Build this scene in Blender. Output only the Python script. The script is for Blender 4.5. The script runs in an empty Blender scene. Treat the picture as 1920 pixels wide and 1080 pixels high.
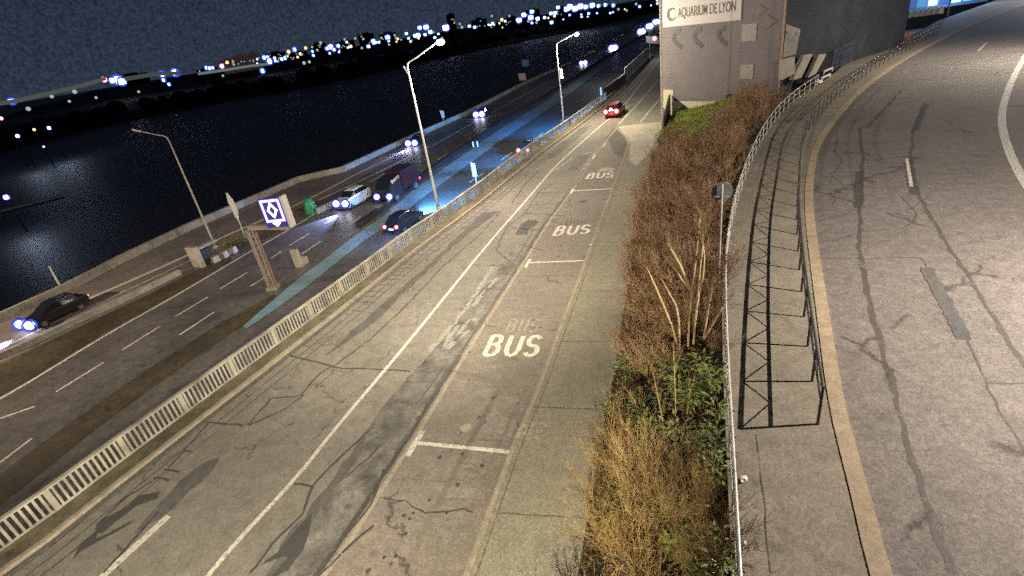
import bpy, bmesh, math, random
from mathutils import Vector, Matrix, noise
from mathutils.geometry import tessellate_polygon
random.seed(7)
R = math.radians
S = bpy.context.scene
C = S.collection

# ------------------------------------------------------------------ camera
CAMH = 12.0
NAD = (1275 - 960, 2450 - 540)
DN = math.hypot(*NAD); DH = 499.0
F = math.sqrt(DN * DH)
PITCH = math.atan(DH / F)
ROLL = math.atan2(NAD[0], NAD[1])
DX, DY = NAD[0] / DN, NAD[1] / DN
def ray(u, v):
    a, b = u - 960, v - 540
    r = a * DY - b * DX; d = a * DX + b * DY
    c, s = math.cos(PITCH), math.sin(PITCH)
    return Vector((r, F * c - d * s, -F * s - d * c))
def P(u, v, z=0.0):
    d = ray(u, v); k = (z - CAMH) / d.z
    return Vector((d.x * k, d.y * k, z))
def at_dist(u, v, D):
    d = ray(u, v); k = D / math.hypot(d.x, d.y)
    return Vector((d.x * k, d.y * k, CAMH + d.z * k))
cd = bpy.data.cameras.new('camera'); cam = bpy.data.objects.new('camera', cd); C.objects.link(cam)
cd.sensor_width = 36; cd.lens = F / 1920 * 36; cd.clip_end = 8000; cd.clip_start = .1
fw = Vector((0, math.cos(PITCH), -math.sin(PITCH)))
rt = Vector((DY, 0, 0)) + Vector((0, -math.sin(PITCH), -math.cos(PITCH))) * (-DX) * 1.0
# image x axis = DY*right + DX*down ; image y(down) axis = -DX*right + DY*down
right = Vector((1, 0, 0)); down = Vector((0, -math.sin(PITCH), -math.cos(PITCH)))
ix = right * DY + down * DX
iy = right * (-DX) + down * DY
M = Matrix((ix, -iy, -fw)).transposed().to_4x4(); M.translation = (0, 0, CAMH)
cam.matrix_world = M
S.camera = cam

# ------------------------------------------------------------------ world
w = bpy.data.worlds.new('World'); S.world = w; w.use_nodes = True
nt = w.node_tree; nt.nodes.clear()
out = nt.nodes.new('ShaderNodeOutputWorld'); bg = nt.nodes.new('ShaderNodeBackground')
tc = nt.nodes.new('ShaderNodeTexCoord'); sp = nt.nodes.new('ShaderNodeSeparateXYZ'); cr = nt.nodes.new('ShaderNodeValToRGB')
nt.links.new(tc.outputs['Generated'], sp.inputs[0]); nt.links.new(sp.outputs['Z'], cr.inputs[0])
ns = nt.nodes.new('ShaderNodeTexNoise'); ns.inputs['Scale'].default_value = 260; ns.inputs['Detail'].default_value = 3
nt.links.new(tc.outputs['Generated'], ns.inputs['Vector'])
mr = nt.nodes.new('ShaderNodeMapRange'); mr.inputs[1].default_value = .3; mr.inputs[2].default_value = .7; mr.inputs[3].default_value = .55; mr.inputs[4].default_value = 1.45
nt.links.new(ns.outputs[0], mr.inputs[0])
vm = nt.nodes.new('ShaderNodeVectorMath'); vm.operation = 'SCALE'
nt.links.new(cr.outputs[0], vm.inputs[0]); nt.links.new(mr.outputs[0], vm.inputs['Scale']); nt.links.new(vm.outputs[0], bg.inputs[0]); nt.links.new(bg.outputs[0], out.inputs[0])
cr.color_ramp.elements[0].position = 0.0; cr.color_ramp.elements[0].color = (.018, .026, .042, 1)
cr.color_ramp.elements[1].position = .35; cr.color_ramp.elements[1].color = (.011, .015, .028, 1)
bg.inputs[1].default_value = 1.0
S.view_settings.view_transform = 'Standard'; S.view_settings.look = 'None'
S.view_settings.exposure = 0.55; S.view_settings.gamma = 1
S.cycles.max_bounces = 4; S.cycles.diffuse_bounces = 2; S.cycles.glossy_bounces = 2
S.cycles.sample_clamp_indirect = .35
S.cycles.use_denoising = False

# ------------------------------------------------------------------ helpers
def tag(o, label=None, cat=None, group=None, kind=None):
    if label: o['label'] = label
    if cat: o['category'] = cat
    if group: o['group'] = group
    if kind: o['kind'] = kind
    return o
def obj(name, bm, m, parent=None, smooth=False):
    me = bpy.data.meshes.new(name)
    if smooth:
        for f in bm.faces: f.smooth = True
    bm.to_mesh(me); bm.free()
    for x in (m if isinstance(m, (list, tuple)) else [m]): me.materials.append(x)
    o = bpy.data.objects.new(name, me); C.objects.link(o)
    if parent:
        o.parent = parent
        p = parent; off = Vector((0, 0, 0))
        if parent.get('_w'):
            o.matrix_parent_inverse = Matrix.Translation(-Vector(parent['_w']))
    return o
def empty(name, loc, label, cat, group=None, world=True, rz=0):
    o = bpy.data.objects.new(name, None); C.objects.link(o); o.location = loc; o.rotation_euler = (0, 0, rz)
    o.empty_display_size = .3
    if world: o['_w'] = tuple(loc)
    return tag(o, label, cat, group)
def copy_tree(o, parent=None):
    c = o.copy(); C.objects.link(c)
    if parent: c.parent = parent
    for ch in list(o.children): copy_tree(ch, c)
    return c
def struct(name, bm, m, parent=None, **k):
    o = obj(name, bm, m, parent, **k)
    if not parent: o['kind'] = 'structure'
    return o
def B(): return bmesh.new()
def box(bm, c, s, rz=0, mi=0, taper=1.0):
    cx, cy, cz = c; sx, sy, sz = [x / 2 for x in s]
    co, si = math.cos(rz), math.sin(rz); vs = []
    for z in (-1, 1):
        k = taper if z > 0 else 1
        for a, b in ((-1, -1), (1, -1), (1, 1), (-1, 1)):
            x, y = a * sx * k, b * sy * k
            vs.append(bm.verts.new((cx + x * co - y * si, cy + x * si + y * co, cz + z * sz)))
    for q in ((3, 2, 1, 0), (4, 5, 6, 7), (0, 1, 5, 4), (1, 2, 6, 5), (2, 3, 7, 6), (3, 0, 4, 7)):
        f = bm.faces.new([vs[i] for i in q]); f.material_index = mi
def tube(bm, pts, rad, n=8, cap=True, mi=0):
    pts = [Vector(p) for p in pts]
    if not isinstance(rad, (list, tuple)): rad = [rad] * len(pts)
    rings = []
    up = Vector((0, 0, 1))
    prevx = None
    for i, p in enumerate(pts):
        if i == 0: t = pts[1] - p
        elif i == len(pts) - 1: t = p - pts[i - 1]
        else: t = (pts[i + 1] - pts[i - 1])
        t.normalize()
        if prevx is None:
            a = up if abs(t.z) < .9 else Vector((1, 0, 0))
            x = t.cross(a).normalized()
        else:
            x = (prevx - t * prevx.dot(t)).normalized()
        prevx = x; y = t.cross(x)
        rings.append([bm.verts.new(p + (x * math.cos(2 * math.pi * k / n) + y * math.sin(2 * math.pi * k / n)) * rad[i]) for k in range(n)])
    for a, b in zip(rings, rings[1:]):
        for k in range(n):
            f = bm.faces.new((a[k], a[(k + 1) % n], b[(k + 1) % n], b[k])); f.material_index = mi
    if cap:
        f = bm.faces.new(rings[0][::-1]); f.material_index = mi
        f = bm.faces.new(rings[-1]); f.material_index = mi
def bar(bm, a, b, wd, ht, mi=0):
    """rectangular bar from a to b: wd horizontal across, ht vertical"""
    a = Vector(a); b = Vector(b); t = (b - a).normalized()
    x = t.cross(Vector((0, 0, 1)))
    x = Vector((1, 0, 0)) if x.length < 1e-4 else x.normalized()
    y = x.cross(t).normalized()
    vs = []
    for p in (a, b):
        for i, j in ((-1, -1), (1, -1), (1, 1), (-1, 1)):
            vs.append(bm.verts.new(p + x * i * wd / 2 + y * j * ht / 2))
    for q in ((3, 2, 1, 0), (4, 5, 6, 7), (0, 1, 5, 4), (1, 2, 6, 5), (2, 3, 7, 6), (3, 0, 4, 7)):
        f = bm.faces.new([vs[i] for i in q]); f.material_index = mi
def resample(pts, step):
    pts = [Vector(p) for p in pts]; outp = [pts[0].copy()]; need = step
    for a, b in zip(pts, pts[1:]):
        L = (b - a).length; d = need
        while d <= L:
            outp.append(a + (b - a) * (d / L)); d += step
        need = d - L
    if (outp[-1] - pts[-1]).length > step * .3: outp.append(pts[-1].copy())
    return outp
def smooth(pts, it=2):
    pts = [Vector(p) for p in pts]
    for _ in range(it):
        q = [pts[0]]
        for a, b in zip(pts, pts[1:]):
            q += [a * .75 + b * .25, a * .25 + b * .75]
        q.append(pts[-1]); pts = q
    return pts
def ext(pts, back=0, fwd=0):
    pts = [Vector(p) for p in pts]
    if back: pts.insert(0, pts[0] + (pts[0] - pts[1]).normalized() * back)
    if fwd: pts.append(pts[-1] + (pts[-1] - pts[-2]).normalized() * fwd)
    return pts
def nrm(pts, i):
    a = pts[max(0, i - 1)]; b = pts[min(len(pts) - 1, i + 1)]
    t = (b - a); t.z = 0; t.normalize()
    return Vector((t.y, -t.x, 0))       # to the right of travel
def offset(pts, d): return [p + nrm(pts, i) * d for i, p in enumerate(pts)]
def px(lst, z): return [P(u, v, z) for u, v in lst]
def sheet(bm, pts, z=None, mi=0):
    pts = [Vector(p) for p in pts]
    if z is not None:
        for p in pts: p.z = z
    vs = [bm.verts.new(p) for p in pts]
    flat = [Vector((p.x, p.y, 0)) for p in pts]
    for t in tessellate_polygon([flat]):
        try:
            f = bm.faces.new([vs[i] for i in t]); f.material_index = mi
            f.normal_update()
            if f.normal.z < 0: f.normal_flip()
        except ValueError: pass
def strip(bm, L, Rr, mi=0):
    """quads between two equal-length polylines"""
    a = [bm.verts.new(p) for p in L]; b = [bm.verts.new(p) for p in Rr]
    for i in range(len(a) - 1):
        f = bm.faces.new((a[i], b[i], b[i + 1], a[i + 1])); f.material_index = mi
        f.normal_update()
def ribbon(bm, pts, wd, dz=0.0, jit=0.0, wj=0.0, mi=0):
    pts = [Vector(p) for p in pts]
    if wj > .5: wj = .4
    L, Q = [], []
    for i, p in enumerate(pts):
        n = nrm(pts, i)
        j = n * (random.uniform(-1, 1) * jit)
        ww = wd * (1 + random.uniform(-wj, wj)) / 2
        q = p + j + Vector((0, 0, dz))
        L.append(q - n * ww); Q.append(q + n * ww)
    strip(bm, L, Q, mi)
def wall(bm, pts, th, h, z0=None, mi=0):
    """solid wall following a polyline; th thickness, base at pts.z"""
    pts = [Vector(p) for p in pts]
    n = len(pts); r = []
    for i, p in enumerate(pts):
        q = nrm(pts, i) * th / 2; zz = p.z if z0 is None else z0
        hh = h if not callable(h) else h(i)
        r.append([bm.verts.new((p.x - q.x, p.y - q.y, zz)), bm.verts.new((p.x + q.x, p.y + q.y, zz)),
                  bm.verts.new((p.x + q.x, p.y + q.y, p.z + hh)), bm.verts.new((p.x - q.x, p.y - q.y, p.z + hh))])
    for a, b in zip(r, r[1:]):
        for k in range(4):
            f = bm.faces.new((a[k], a[(k + 1) % 4], b[(k + 1) % 4], b[k])); f.material_index = mi
    bm.faces.new(r[0][::-1]).material_index = mi; bm.faces.new(r[-1]).material_index = mi
def fixn(bm):
    bmesh.ops.recalc_face_normals(bm, faces=bm.faces); return bm
def disc(bm, c, nv, r, n=16, mi=0, sy=1.0):
    nv = Vector(nv).normalized(); x = nv.cross(Vector((0, 0, 1)))
    x = Vector((1, 0, 0)) if x.length < 1e-3 else x.normalized()
    y = x.cross(nv)
    f = bm.faces.new([bm.verts.new(Vector(c) + x * r * math.cos(2 * math.pi * k / n) + y * r * sy * math.sin(2 * math.pi * k / n)) for k in range(n)])
    f.material_index = mi
def ball(bm, c, r, u=10, v=6, sz=1.0):
    bmesh.ops.create_uvsphere(bm, u_segments=u, v_segments=v, radius=r, matrix=Matrix.Translation(c) @ Matrix.Diagonal((1, 1, sz, 1)))

# ------------------------------------------------------------------ materials
def newmat(name):
    m = bpy.data.materials.new(name); m.use_nodes = True
    return m, m.node_tree, m.node_tree.nodes['Principled BSDF']
def plain(name, col, rough=.6, metal=0.0, var=.25, scale=6.0, spec=.5, bump=0.0):
    m, t, b = newmat(name)
    b.inputs['Roughness'].default_value = rough; b.inputs['Metallic'].default_value = metal
    b.inputs['Specular IOR Level'].default_value = spec
    tcn = t.nodes.new('ShaderNodeTexCoord')
    n = t.nodes.new('ShaderNodeTexNoise'); n.inputs['Scale'].default_value = scale; n.inputs['Detail'].default_value = 6
    t.links.new(tcn.outputs['Object'], n.inputs['Vector'])
    r = t.nodes.new('ShaderNodeValToRGB')
    r.color_ramp.elements[0].position = .3; r.color_ramp.elements[1].position = .7
    r.color_ramp.elements[0].color = (*[c * (1 - var) for c in col], 1); r.color_ramp.elements[1].color = (*[min(1, c * (1 + var)) for c in col], 1)
    t.links.new(n.outputs[0], r.inputs[0]); t.links.new(r.outputs[0], b.inputs['Base Color'])
    if bump:
        bp = t.nodes.new('ShaderNodeBump'); bp.inputs['Strength'].default_value = bump; bp.inputs['Distance'].default_value = .02
        t.links.new(n.outputs[0], bp.inputs['Height']); t.links.new(bp.outputs[0], b.inputs['Normal'])
    return m
def emit(name, col, st, base=(0, 0, 0)):
    m, t, b = newmat(name)
    b.inputs['Base Color'].default_value = (*base, 1)
    b.inputs['Emission Color'].default_value = (*col, 1); b.inputs['Emission Strength'].default_value = st
    m.cycles.emission_sampling = 'NONE'
    return m
def ground(name, c1, c2, rough=.8, big=.25, mid=2.2, speck=.35, spec=.3, crk=0.0, c3=None, stain=.35, fine=38.0):
    """worn mineral surface: large tonal patches, mid mottling, fine aggregate, optional hair cracks"""
    m, t, b = newmat(name); N = t.nodes.new; Lk = t.links.new
    b.inputs['Specular IOR Level'].default_value = spec
    g = N('ShaderNodeNewGeometry')
    def noi(sc, det=5, ro=.6):
        n = N('ShaderNodeTexNoise'); n.inputs['Scale'].default_value = sc; n.inputs['Detail'].default_value = det
        n.inputs['Roughness'].default_value = ro; Lk(g.outputs['Position'], n.inputs['Vector']); return n
    def ramp(src, a, b_, ca, cb):
        r = N('ShaderNodeValToRGB'); r.color_ramp.elements[0].position = a; r.color_ramp.elements[1].position = b_
        r.color_ramp.elements[0].color = (*ca, 1) if len(ca) == 3 else ca; r.color_ramp.elements[1].color = (*cb, 1) if len(cb) == 3 else cb
        Lk(src, r.inputs[0]); return r
    def mul(a, b_, fac=1.0, mode='MULTIPLY'):
        x = N('ShaderNodeMix'); x.data_type = 'RGBA'; x.blend_type = mode; x.inputs[0].default_value = fac
        Lk(a, x.inputs[6]); Lk(b_, x.inputs[7]); return x.outputs[2]
    n1 = noi(big, 4); r1 = ramp(n1.outputs[0], .35, .65, c1, c2)
    n2 = noi(mid, 8, .7); r2 = ramp(n2.outputs[0], .3, .7, (1 - stain,) * 3, (1 + stain * .4,) * 3)
    n3 = noi(fine, 3, .8); r3 = ramp(n3.outputs[0], .35, .68, (1 - speck,) * 3, (1 + speck,) * 3)
    v = N('ShaderNodeTexVoronoi'); v.inputs['Scale'].default_value = fine * .45; Lk(g.outputs['Position'], v.inputs['Vector'])
    rv = ramp(v.outputs['Color'], .0, 1., (1 - speck * .6,) * 3, (1 + speck * .6,) * 3)
    col = mul(mul(mul(r1.outputs[0], r2.outputs[0]), r3.outputs[0]), rv.outputs[0])
    n5 = noi(.9, 2); rs = ramp(n5.outputs[0], .66, .74, (1, 1, 1), (1 - stain, 1 - stain, 1 - stain * .9)); col = mul(col, rs.outputs[0])
    if crk:
        nw = noi(1.2, 4); ad = N('ShaderNodeVectorMath'); ad.operation = 'MULTIPLY_ADD'
        Lk(nw.outputs['Color'], ad.inputs[0]); ad.inputs[1].default_value = (1.1, 1.1, 1.1); Lk(g.outputs['Position'], ad.inputs[2])
        vc = N('ShaderNodeTexVoronoi'); vc.feature = 'DISTANCE_TO_EDGE'; vc.inputs['Scale'].default_value = crk; Lk(ad.outputs[0], vc.inputs['Vector'])
        rc = ramp(vc.outputs['Distance'], .0, .012, (.35, .35, .35), (1, 1, 1))
        n6 = noi(.35, 2); r6 = ramp(n6.outputs[0], .52, .58, (1, 1, 1), (0, 0, 0))
        lt = N('ShaderNodeMix'); lt.data_type = 'RGBA'; lt.blend_type = 'LIGHTEN'; lt.inputs[0].default_value = 1
        Lk(rc.outputs[0], lt.inputs[6]); Lk(r6.outputs[0], lt.inputs[7]); col = mul(col, lt.outputs[2])
    Lk(col, b.inputs['Base Color'])
    rr = N('ShaderNodeMapRange'); rr.inputs[3].default_value = rough - .12; rr.inputs[4].default_value = min(1, rough + .12)
    Lk(n2.outputs[0], rr.inputs[0]); Lk(rr.outputs[0], b.inputs['Roughness'])
    bp = N('ShaderNodeBump'); bp.inputs['Strength'].default_value = .35; bp.inputs['Distance'].default_value = .01
    Lk(n3.outputs[0], bp.inputs['Height']); Lk(bp.outputs[0], b.inputs['Normal'])
    return m
def worn(name, col, alpha_lo, alpha_hi, scale=9.0):
    """road paint with worn-through holes"""
    m, t, b = newmat(name); N = t.nodes.new
    b.inputs['Base Color'].default_value = (*col, 1); b.inputs['Roughness'].default_value = .6
    g = N('ShaderNodeNewGeometry'); n = N('ShaderNodeTexNoise'); n.inputs['Scale'].default_value = scale; n.inputs['Detail'].default_value = 8
    n.inputs['Roughness'].default_value = .75
    t.links.new(g.outputs['Position'], n.inputs['Vector'])
    r = N('ShaderNodeMapRange'); r.inputs[1].default_value = .38; r.inputs[2].default_value = .5
    r.inputs[3].default_value = alpha_lo; r.inputs[4].default_value = alpha_hi; r.clamp = True
    t.links.new(n.outputs[0], r.inputs[0]); t.links.new(r.outputs[0], b.inputs['Alpha'])
    return m
mt = {}
mt['asph'] = ground('bus_road_asphalt', (.155, .146, .130), (.195, .183, .162), crk=.32, stain=.28)
mt['asph_dark'] = ground('dark_nose_ground', (.082, .081, .08), (.112, .108, .104), stain=.3, mid=1.2)
mt['asph_worn'] = ground('worn_asphalt', (.10, .098, .095), (.19, .182, .17), mid=1.4, big=.9, stain=.6)
mt['bay'] = ground('bay_asphalt', (.158, .142, .125), (.2, .178, .158), crk=.2, stain=.25)
mt['walk'] = ground('pavement_asphalt', (.185, .174, .14), (.225, .21, .165), stain=.18, speck=.4)
mt['litwalk'] = ground('pavement_light_pool', (.34, .32, .27), (.42, .39, .33), stain=.2, mid=1, speck=.2)
mt['footw'] = ground('mossy_footway', (.075, .07, .045), (.15, .13, .09), stain=.5, mid=1.6, speck=.4)
mt['kerb'] = ground('kerb_stone', (.24, .21, .165), (.30, .265, .21), stain=.35, mid=3, speck=.2)
mt['kerbtan'] = ground('ramp_kerb_stone', (.28, .225, .155), (.36, .29, .2), stain=.3, mid=3, speck=.2)
mt['ramp'] = ground('ramp_asphalt', (.150, .135, .124), (.178, .160, .147), stain=.3, crk=.12, speck=.4)
mt['rampwalk'] = ground('ramp_pavement', (.195, .175, .138), (.25, .222, .175), stain=.25, speck=.35)
mt['hw'] = ground('highway_asphalt', (.085, .08, .075), (.13, .122, .115), rough=.45, spec=.5, stain=.35, fine=20)
mt['hwlane'] = ground('quay_lane_asphalt', (.15, .13, .125), (.21, .185, .17), rough=.6, stain=.3, fine=20)
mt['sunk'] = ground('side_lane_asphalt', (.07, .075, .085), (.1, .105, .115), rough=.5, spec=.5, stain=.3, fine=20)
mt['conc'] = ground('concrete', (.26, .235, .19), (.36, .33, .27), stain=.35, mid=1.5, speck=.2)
mt['concblue'] = ground('concrete_blue_light', (.12, .20, .26), (.18, .28, .35), stain=.25, mid=1.2, speck=.2, rough=.6)  # blue of the lane light is put into the concrete colour
mt['wallc'] = ground('retaining_wall_concrete', (.2, .19, .16), (.28, .26, .22), stain=.4, mid=.8)
mt['verge'] = ground('dark_grass_verge', (.035, .03, .018), (.08, .065, .035), stain=.6, mid=3, speck=.6)
mt['vergeo'] = ground('brown_grass_island', (.13, .075, .03), (.2, .12, .05), stain=.5, mid=3, speck=.5)
mt['soil'] = ground('dark_soil', (.018, .015, .009), (.05, .038, .02), stain=.7, mid=5, speck=.7)
mt['tar'] = plain('tar_crack', (.045, .043, .04), .7, var=.3)
mt['tarsoft'] = worn('faded_tar_crack', (.06, .057, .053), .1, .85, 3)
mt['rampcrack'] = worn('soft_ramp_crack', (.085, .077, .07), .0, .6, 2.2)
mt['white'] = worn('white_road_paint', (.52, .50, .44), .2, .92, 9)
mt['whitehw'] = worn('highway_road_paint', (.62, .56, .46), .3, 1.0, 6)
mt['ghost'] = worn('ghost_paint', (.30, .29, .27), 0, .7, 7)
mt['ghostd'] = worn('blacked_out_paint', (.055, .056, .056), .35, .95, 3)
mt['galv'] = plain('galvanised_steel', (.5, .49, .45), .45, .3, .2, 8)
mt['rail'] = plain('painted_beige_steel', (.28, .266, .225), .55, .0, .4, 1.3)
mt['darkrail'] = plain('dark_painted_steel', (.035, .033, .03), .5, .2, .3, 9)
mt['lampp'] = plain('lamp_pole_paint', (.36, .36, .35), .5, .1, .15, 3)
mt['black'] = plain('black_plastic', (.012, .012, .014), .5)
mt['facade'] = ground('grey_facade', (.135, .124, .142), (.165, .152, .172), stain=.12, mid=.7, speck=.25, big=.08)
mt['facadepale'] = ground('pale_base_panel', (.42, .40, .30), (.5, .47, .36), stain=.15, mid=.7, speck=.1)
mt['banner'] = plain('white_banner', (.40, .38, .40), .6, var=.05)
mt['letter'] = plain('dark_lettering', (.03, .03, .032), .6)
mt['leaf'] = plain('leaf_green', (.13, .16, .04), .45, var=.5, scale=3)
mt['leafd'] = plain('leaf_dark_green', (.07, .095, .025), .45, var=.5, scale=3)
mt['bank'] = plain('far_bank_dark', (.006, .006, .006), .9, spec=.1)
mt['grass'] = plain('bright_grass', (.19, .24, .035), .8, var=.4, scale=2.5, bump=.6)

def twig(name, c1, c2):
    m, t, b = newmat(name); N = t.nodes.new
    g = N('ShaderNodeNewGeometry'); n = N('ShaderNodeTexNoise'); n.inputs['Scale'].default_value = 2.2; n.inputs['Detail'].default_value = 4
    t.links.new(g.outputs['Position'], n.inputs['Vector'])
    r = N('ShaderNodeValToRGB'); r.color_ramp.elements[0].position = .35; r.color_ramp.elements[1].position = .65
    r.color_ramp.elements[0].color = (*c1, 1); r.color_ramp.elements[1].color = (*c2, 1)
    t.links.new(n.outputs[0], r.inputs[0]); t.links.new(r.outputs[0], b.inputs['Base Color']); b.inputs['Roughness'].default_value = .7
    return m
mt['twigred'] = twig('reddish_twig', (.19, .12, .066), (.40, .26, .145))
mt['twigor'] = twig('orange_twig', (.13, .085, .032), (.27, .18, .07))
mt['bark'] = twig('pale_bark', (.33, .24, .12), (.5, .38, .22))
mt['budleaf'] = twig('dry_leaf', (.09, .05, .026), (.2, .11, .05))

def halo_emit(name, core, rim, sc, sr):  # white core to coloured rim: lamp halo painted into the emission
    m, t, b = newmat(name); b.inputs['Base Color'].default_value = (0, 0, 0, 1)
    lw = t.nodes.new('ShaderNodeLayerWeight'); lw.inputs['Blend'].default_value = .5
    cr_ = t.nodes.new('ShaderNodeValToRGB'); e = cr_.color_ramp.elements
    e[0].position = .06; e[0].color = (*[c * sc for c in core], 1); e[1].position = .85; e[1].color = (*[c * sr * .25 for c in rim], 1)
    n_ = e.new(.24); n_.color = (*[c * sr for c in rim], 1)
    t.links.new(lw.outputs['Facing'], cr_.inputs[0]); t.links.new(cr_.outputs[0], b.inputs['Emission Color']); b.inputs['Emission Strength'].default_value = 1
    m.cycles.emission_sampling = 'AUTO' if name.startswith('city') else 'NONE'; return m
E_HEAD = halo_emit('headlight_glow', (.85, .9, 1), (.05, .08, 1.0), 9, 1.1)
E_TAILG = halo_emit('tail_light_glow_round', (1, .6, .65), (.75, .02, .08), 3, .8)
E_HALO = emit('headlight_lens_blue', (.06, .09, 1.0), 1.6)
E_TAIL = emit('tail_light_glow', (1, .12, .16), 5)
E_TAILC = emit('tail_light_core', (1, .5, .55), 8)
E_RIM = emit('tail_light_rim', (.6, .01, .04), .9)
E_PLATE = emit('lit_number_plate', (.35, .75, 1), 3)
E_LAMP = emit('street_lamp_glow', (1, .72, .66), 14)
E_LAMPW = emit('street_lamp_glow_warm', (1, .85, .6), 14)
E_CITYB = halo_emit('city_lamp_blue', (.45, .6, 1), (.05, .09, 1), 3, .9)
E_CITYC = halo_emit('city_lamp_cool', (.5, .85, 1), (.03, .14, .6), 3, .6)
E_CITYW = emit('city_lamp_warm', (1, .6, .25), 1.6)
E_CITYK = halo_emit('city_lamp_white', (.9, .95, 1), (.05, .09, 1), 9, 1.1)
E_CITYP = emit('city_lamp_pink', (1, .2, .55), 4)
E_CITYD = emit('city_window_dim', (.6, .72, .7), .45)

# ------------------------------------------------------------------ lights
def point(name, loc, W, col, r=.12, parent=None):
    l = bpy.data.lights.new(name, 'POINT'); l.energy = W; l.color = col; l.shadow_soft_size = r
    o = bpy.data.objects.new(name, l); C.objects.link(o); o.location = loc; return o
def spot(name, loc, tgt, W, col, ang=70, blend=.6, r=.1, parent=None):
    l = bpy.data.lights.new(name, 'SPOT'); l.energy = W; l.color = col; l.shadow_soft_size = r; l.spot_size = R(ang); l.spot_blend = blend
    o = bpy.data.objects.new(name, l); C.objects.link(o); o.location = loc
    o.rotation_euler = (Vector(tgt) - Vector(loc)).to_track_quat('-Z', 'Y').to_euler(); return o
WARM = (1.0, .86, .60)
ZR = 3.2          # ramp level
ZH = -3.5         # highway level
ZW = -8.0         # water level
point('ramp_light', (17.6, 6.7, ZR + 8.2), 15500, (1, .87, .73), .035)
spot('ramp_light', (46, 40, ZR + 10), (40, 44, ZR), 12000, (1, .87, .72), 150, 1, .15)
spot('ramp_light', (92, 78, ZR + 10), (82, 74, ZR), 15000, (.8, .85, 1), 150, 1, .2)  # added unseen spot that brightens the far ramp
spot('street_light_near', (-4.5, -5, 10.5), (-6, 14, 0), 29000, WARM, 70, .5, .15)
spot('road_light', (-1.5, 17.5, 13.2), (-4, 26, 0), 13000, WARM, 100, 1, .3)  # added unseen spot evening out the road light, has no lamp object
spot('street_light_quay', (-48, 22, 9), (-30, 40, ZH), 26000, (1, .78, .55), 120, .7, .3)

# ------------------------------------------------------------------ traced layout
RAILF = px([(-90, 1103), (0, 1043), (55, 1003), (204, 888), (427, 720), (580, 605), (681, 528), (764, 463), (829, 419), (900, 366), (990, 293), (1057, 247), (1137, 187)], 0)
RAILF = ext(RAILF, back=14)
rl = resample(RAILF, 2.4)
RAILX = ext(RAILF, fwd=0) + px([(1172, 152), (1213, 108), (1236, 84)], 0)
RAILX = ext(RAILX, fwd=60)
rx = resample(smooth(RAILX, 1), 2.0)

# river edge / highway / quay
RIV = px([(-120, 660), (0, 603), (120, 548), (230, 490), (350, 432), (480, 375), (560, 340), (640, 322), (757, 267), (873, 215), (973, 163), (1070, 118), (1133, 86), (1193, 52), (1240, 28)], ZH)
RIV = ext(RIV, back=40, fwd=500)
wat = B(); sheet(wat, [(-3000, -300, ZW), (3000, -300, ZW), (3500, 5000, ZW), (-3500, 5000, ZW)])
m, t, b = newmat('river_water')
b.inputs['Base Color'].default_value = (.013, .014, .02, 1); b.inputs['Roughness'].default_value = .58; b.inputs['Specular IOR Level'].default_value = .25
g = t.nodes.new('ShaderNodeNewGeometry'); mp = t.nodes.new('ShaderNodeMapping'); mp.inputs['Scale'].default_value = (.55, .9, 1)
n = t.nodes.new('ShaderNodeTexNoise'); n.inputs['Scale'].default_value = .7; n.inputs['Detail'].default_value = 5
bp = t.nodes.new('ShaderNodeBump'); bp.inputs['Strength'].default_value = .12; bp.inputs['Distance'].default_value = .1
t.links.new(g.outputs['Position'], mp.inputs[0]); t.links.new(mp.outputs[0], n.inputs['Vector']); t.links.new(n.outputs[0], bp.inputs['Height']); t.links.new(bp.outputs[0], b.inputs['Normal'])
struct('river', wat, m)

bm = B()
sheet(bm, RIV + rx[::-1], ZH)
hwy = struct('highway', bm, mt['hw'])
# quay edge wall down to water
bm = B(); wall(bm, offset(RIV, -.02), .3, .02, z0=ZW - 1)
struct('quay_wall_face', fixn(bm), mt['wallc'])

def line_on(parent, name, pts, z, wd, m, dz=.008, step=1.5, jit=0, wj=0, sm=1):
    q = resample(smooth(px(pts, z), sm), step) if len(pts) > 2 else px(pts, z)
    b_ = B(); ribbon(b_, q, wd, dz, jit, wj); return struct(name, b_, m, parent)

# riverside lane sheet
E1 = [(-100, 800), (0, 748), (50, 720), (200, 627), (333, 553), (443, 487), (547, 428), (625, 379), (742, 314), (803, 278), (893, 227), (1000, 168), (1100, 115), (1170, 78), (1235, 40)]
DARKL = [(-100, 722), (0, 680), (133, 617), (267, 555), (367, 503), (420, 480)]
bm = B()
sheet(bm, [p + Vector((0, 0, .004)) for p in RIV[1:12]] + px([(1000, 152), (893, 212), (803, 262), (742, 296), (640, 352), (560, 398), (500, 428), (420, 476), (367, 503), (267, 555), (133, 617), (0, 680), (-100, 722)], ZH + .004))
struct('quay_lane', bm, mt['hwlane'], hwy)
bm = B(); sheet(bm, px([(-100, 726), (0, 684), (133, 620), (267, 558), (367, 507), (430, 482), (436, 488), (333, 548), (200, 621), (50, 713), (0, 741), (-100, 793)], ZH + .02))
struct('grass_verge', bm, mt['verge'])
bm = B(); sheet(bm, px([(586, 410), (630, 375), (694, 340), (690, 350), (625, 381)], ZH + .03)); sheet(bm, px([(484, 455), (498, 444), (545, 420), (552, 424), (500, 452)], ZH + .03))
sheet(bm, px([(470, 440), (500, 418), (560, 392), (600, 372), (585, 392), (520, 425)], ZH + .03))
struct('grass_island', bm, mt['vergeo'])
line_on(hwy, 'road_marking', E1, ZH, .22, mt['whitehw'], .012)
line_on(hwy, 'road_marking', [(167, 560), (253, 523), (357, 477), (410, 448), (463, 425), (533, 395), (604, 361), (670, 325), (734, 296), (793, 262)], ZH, .5, mt['whitehw'], .012)
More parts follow.
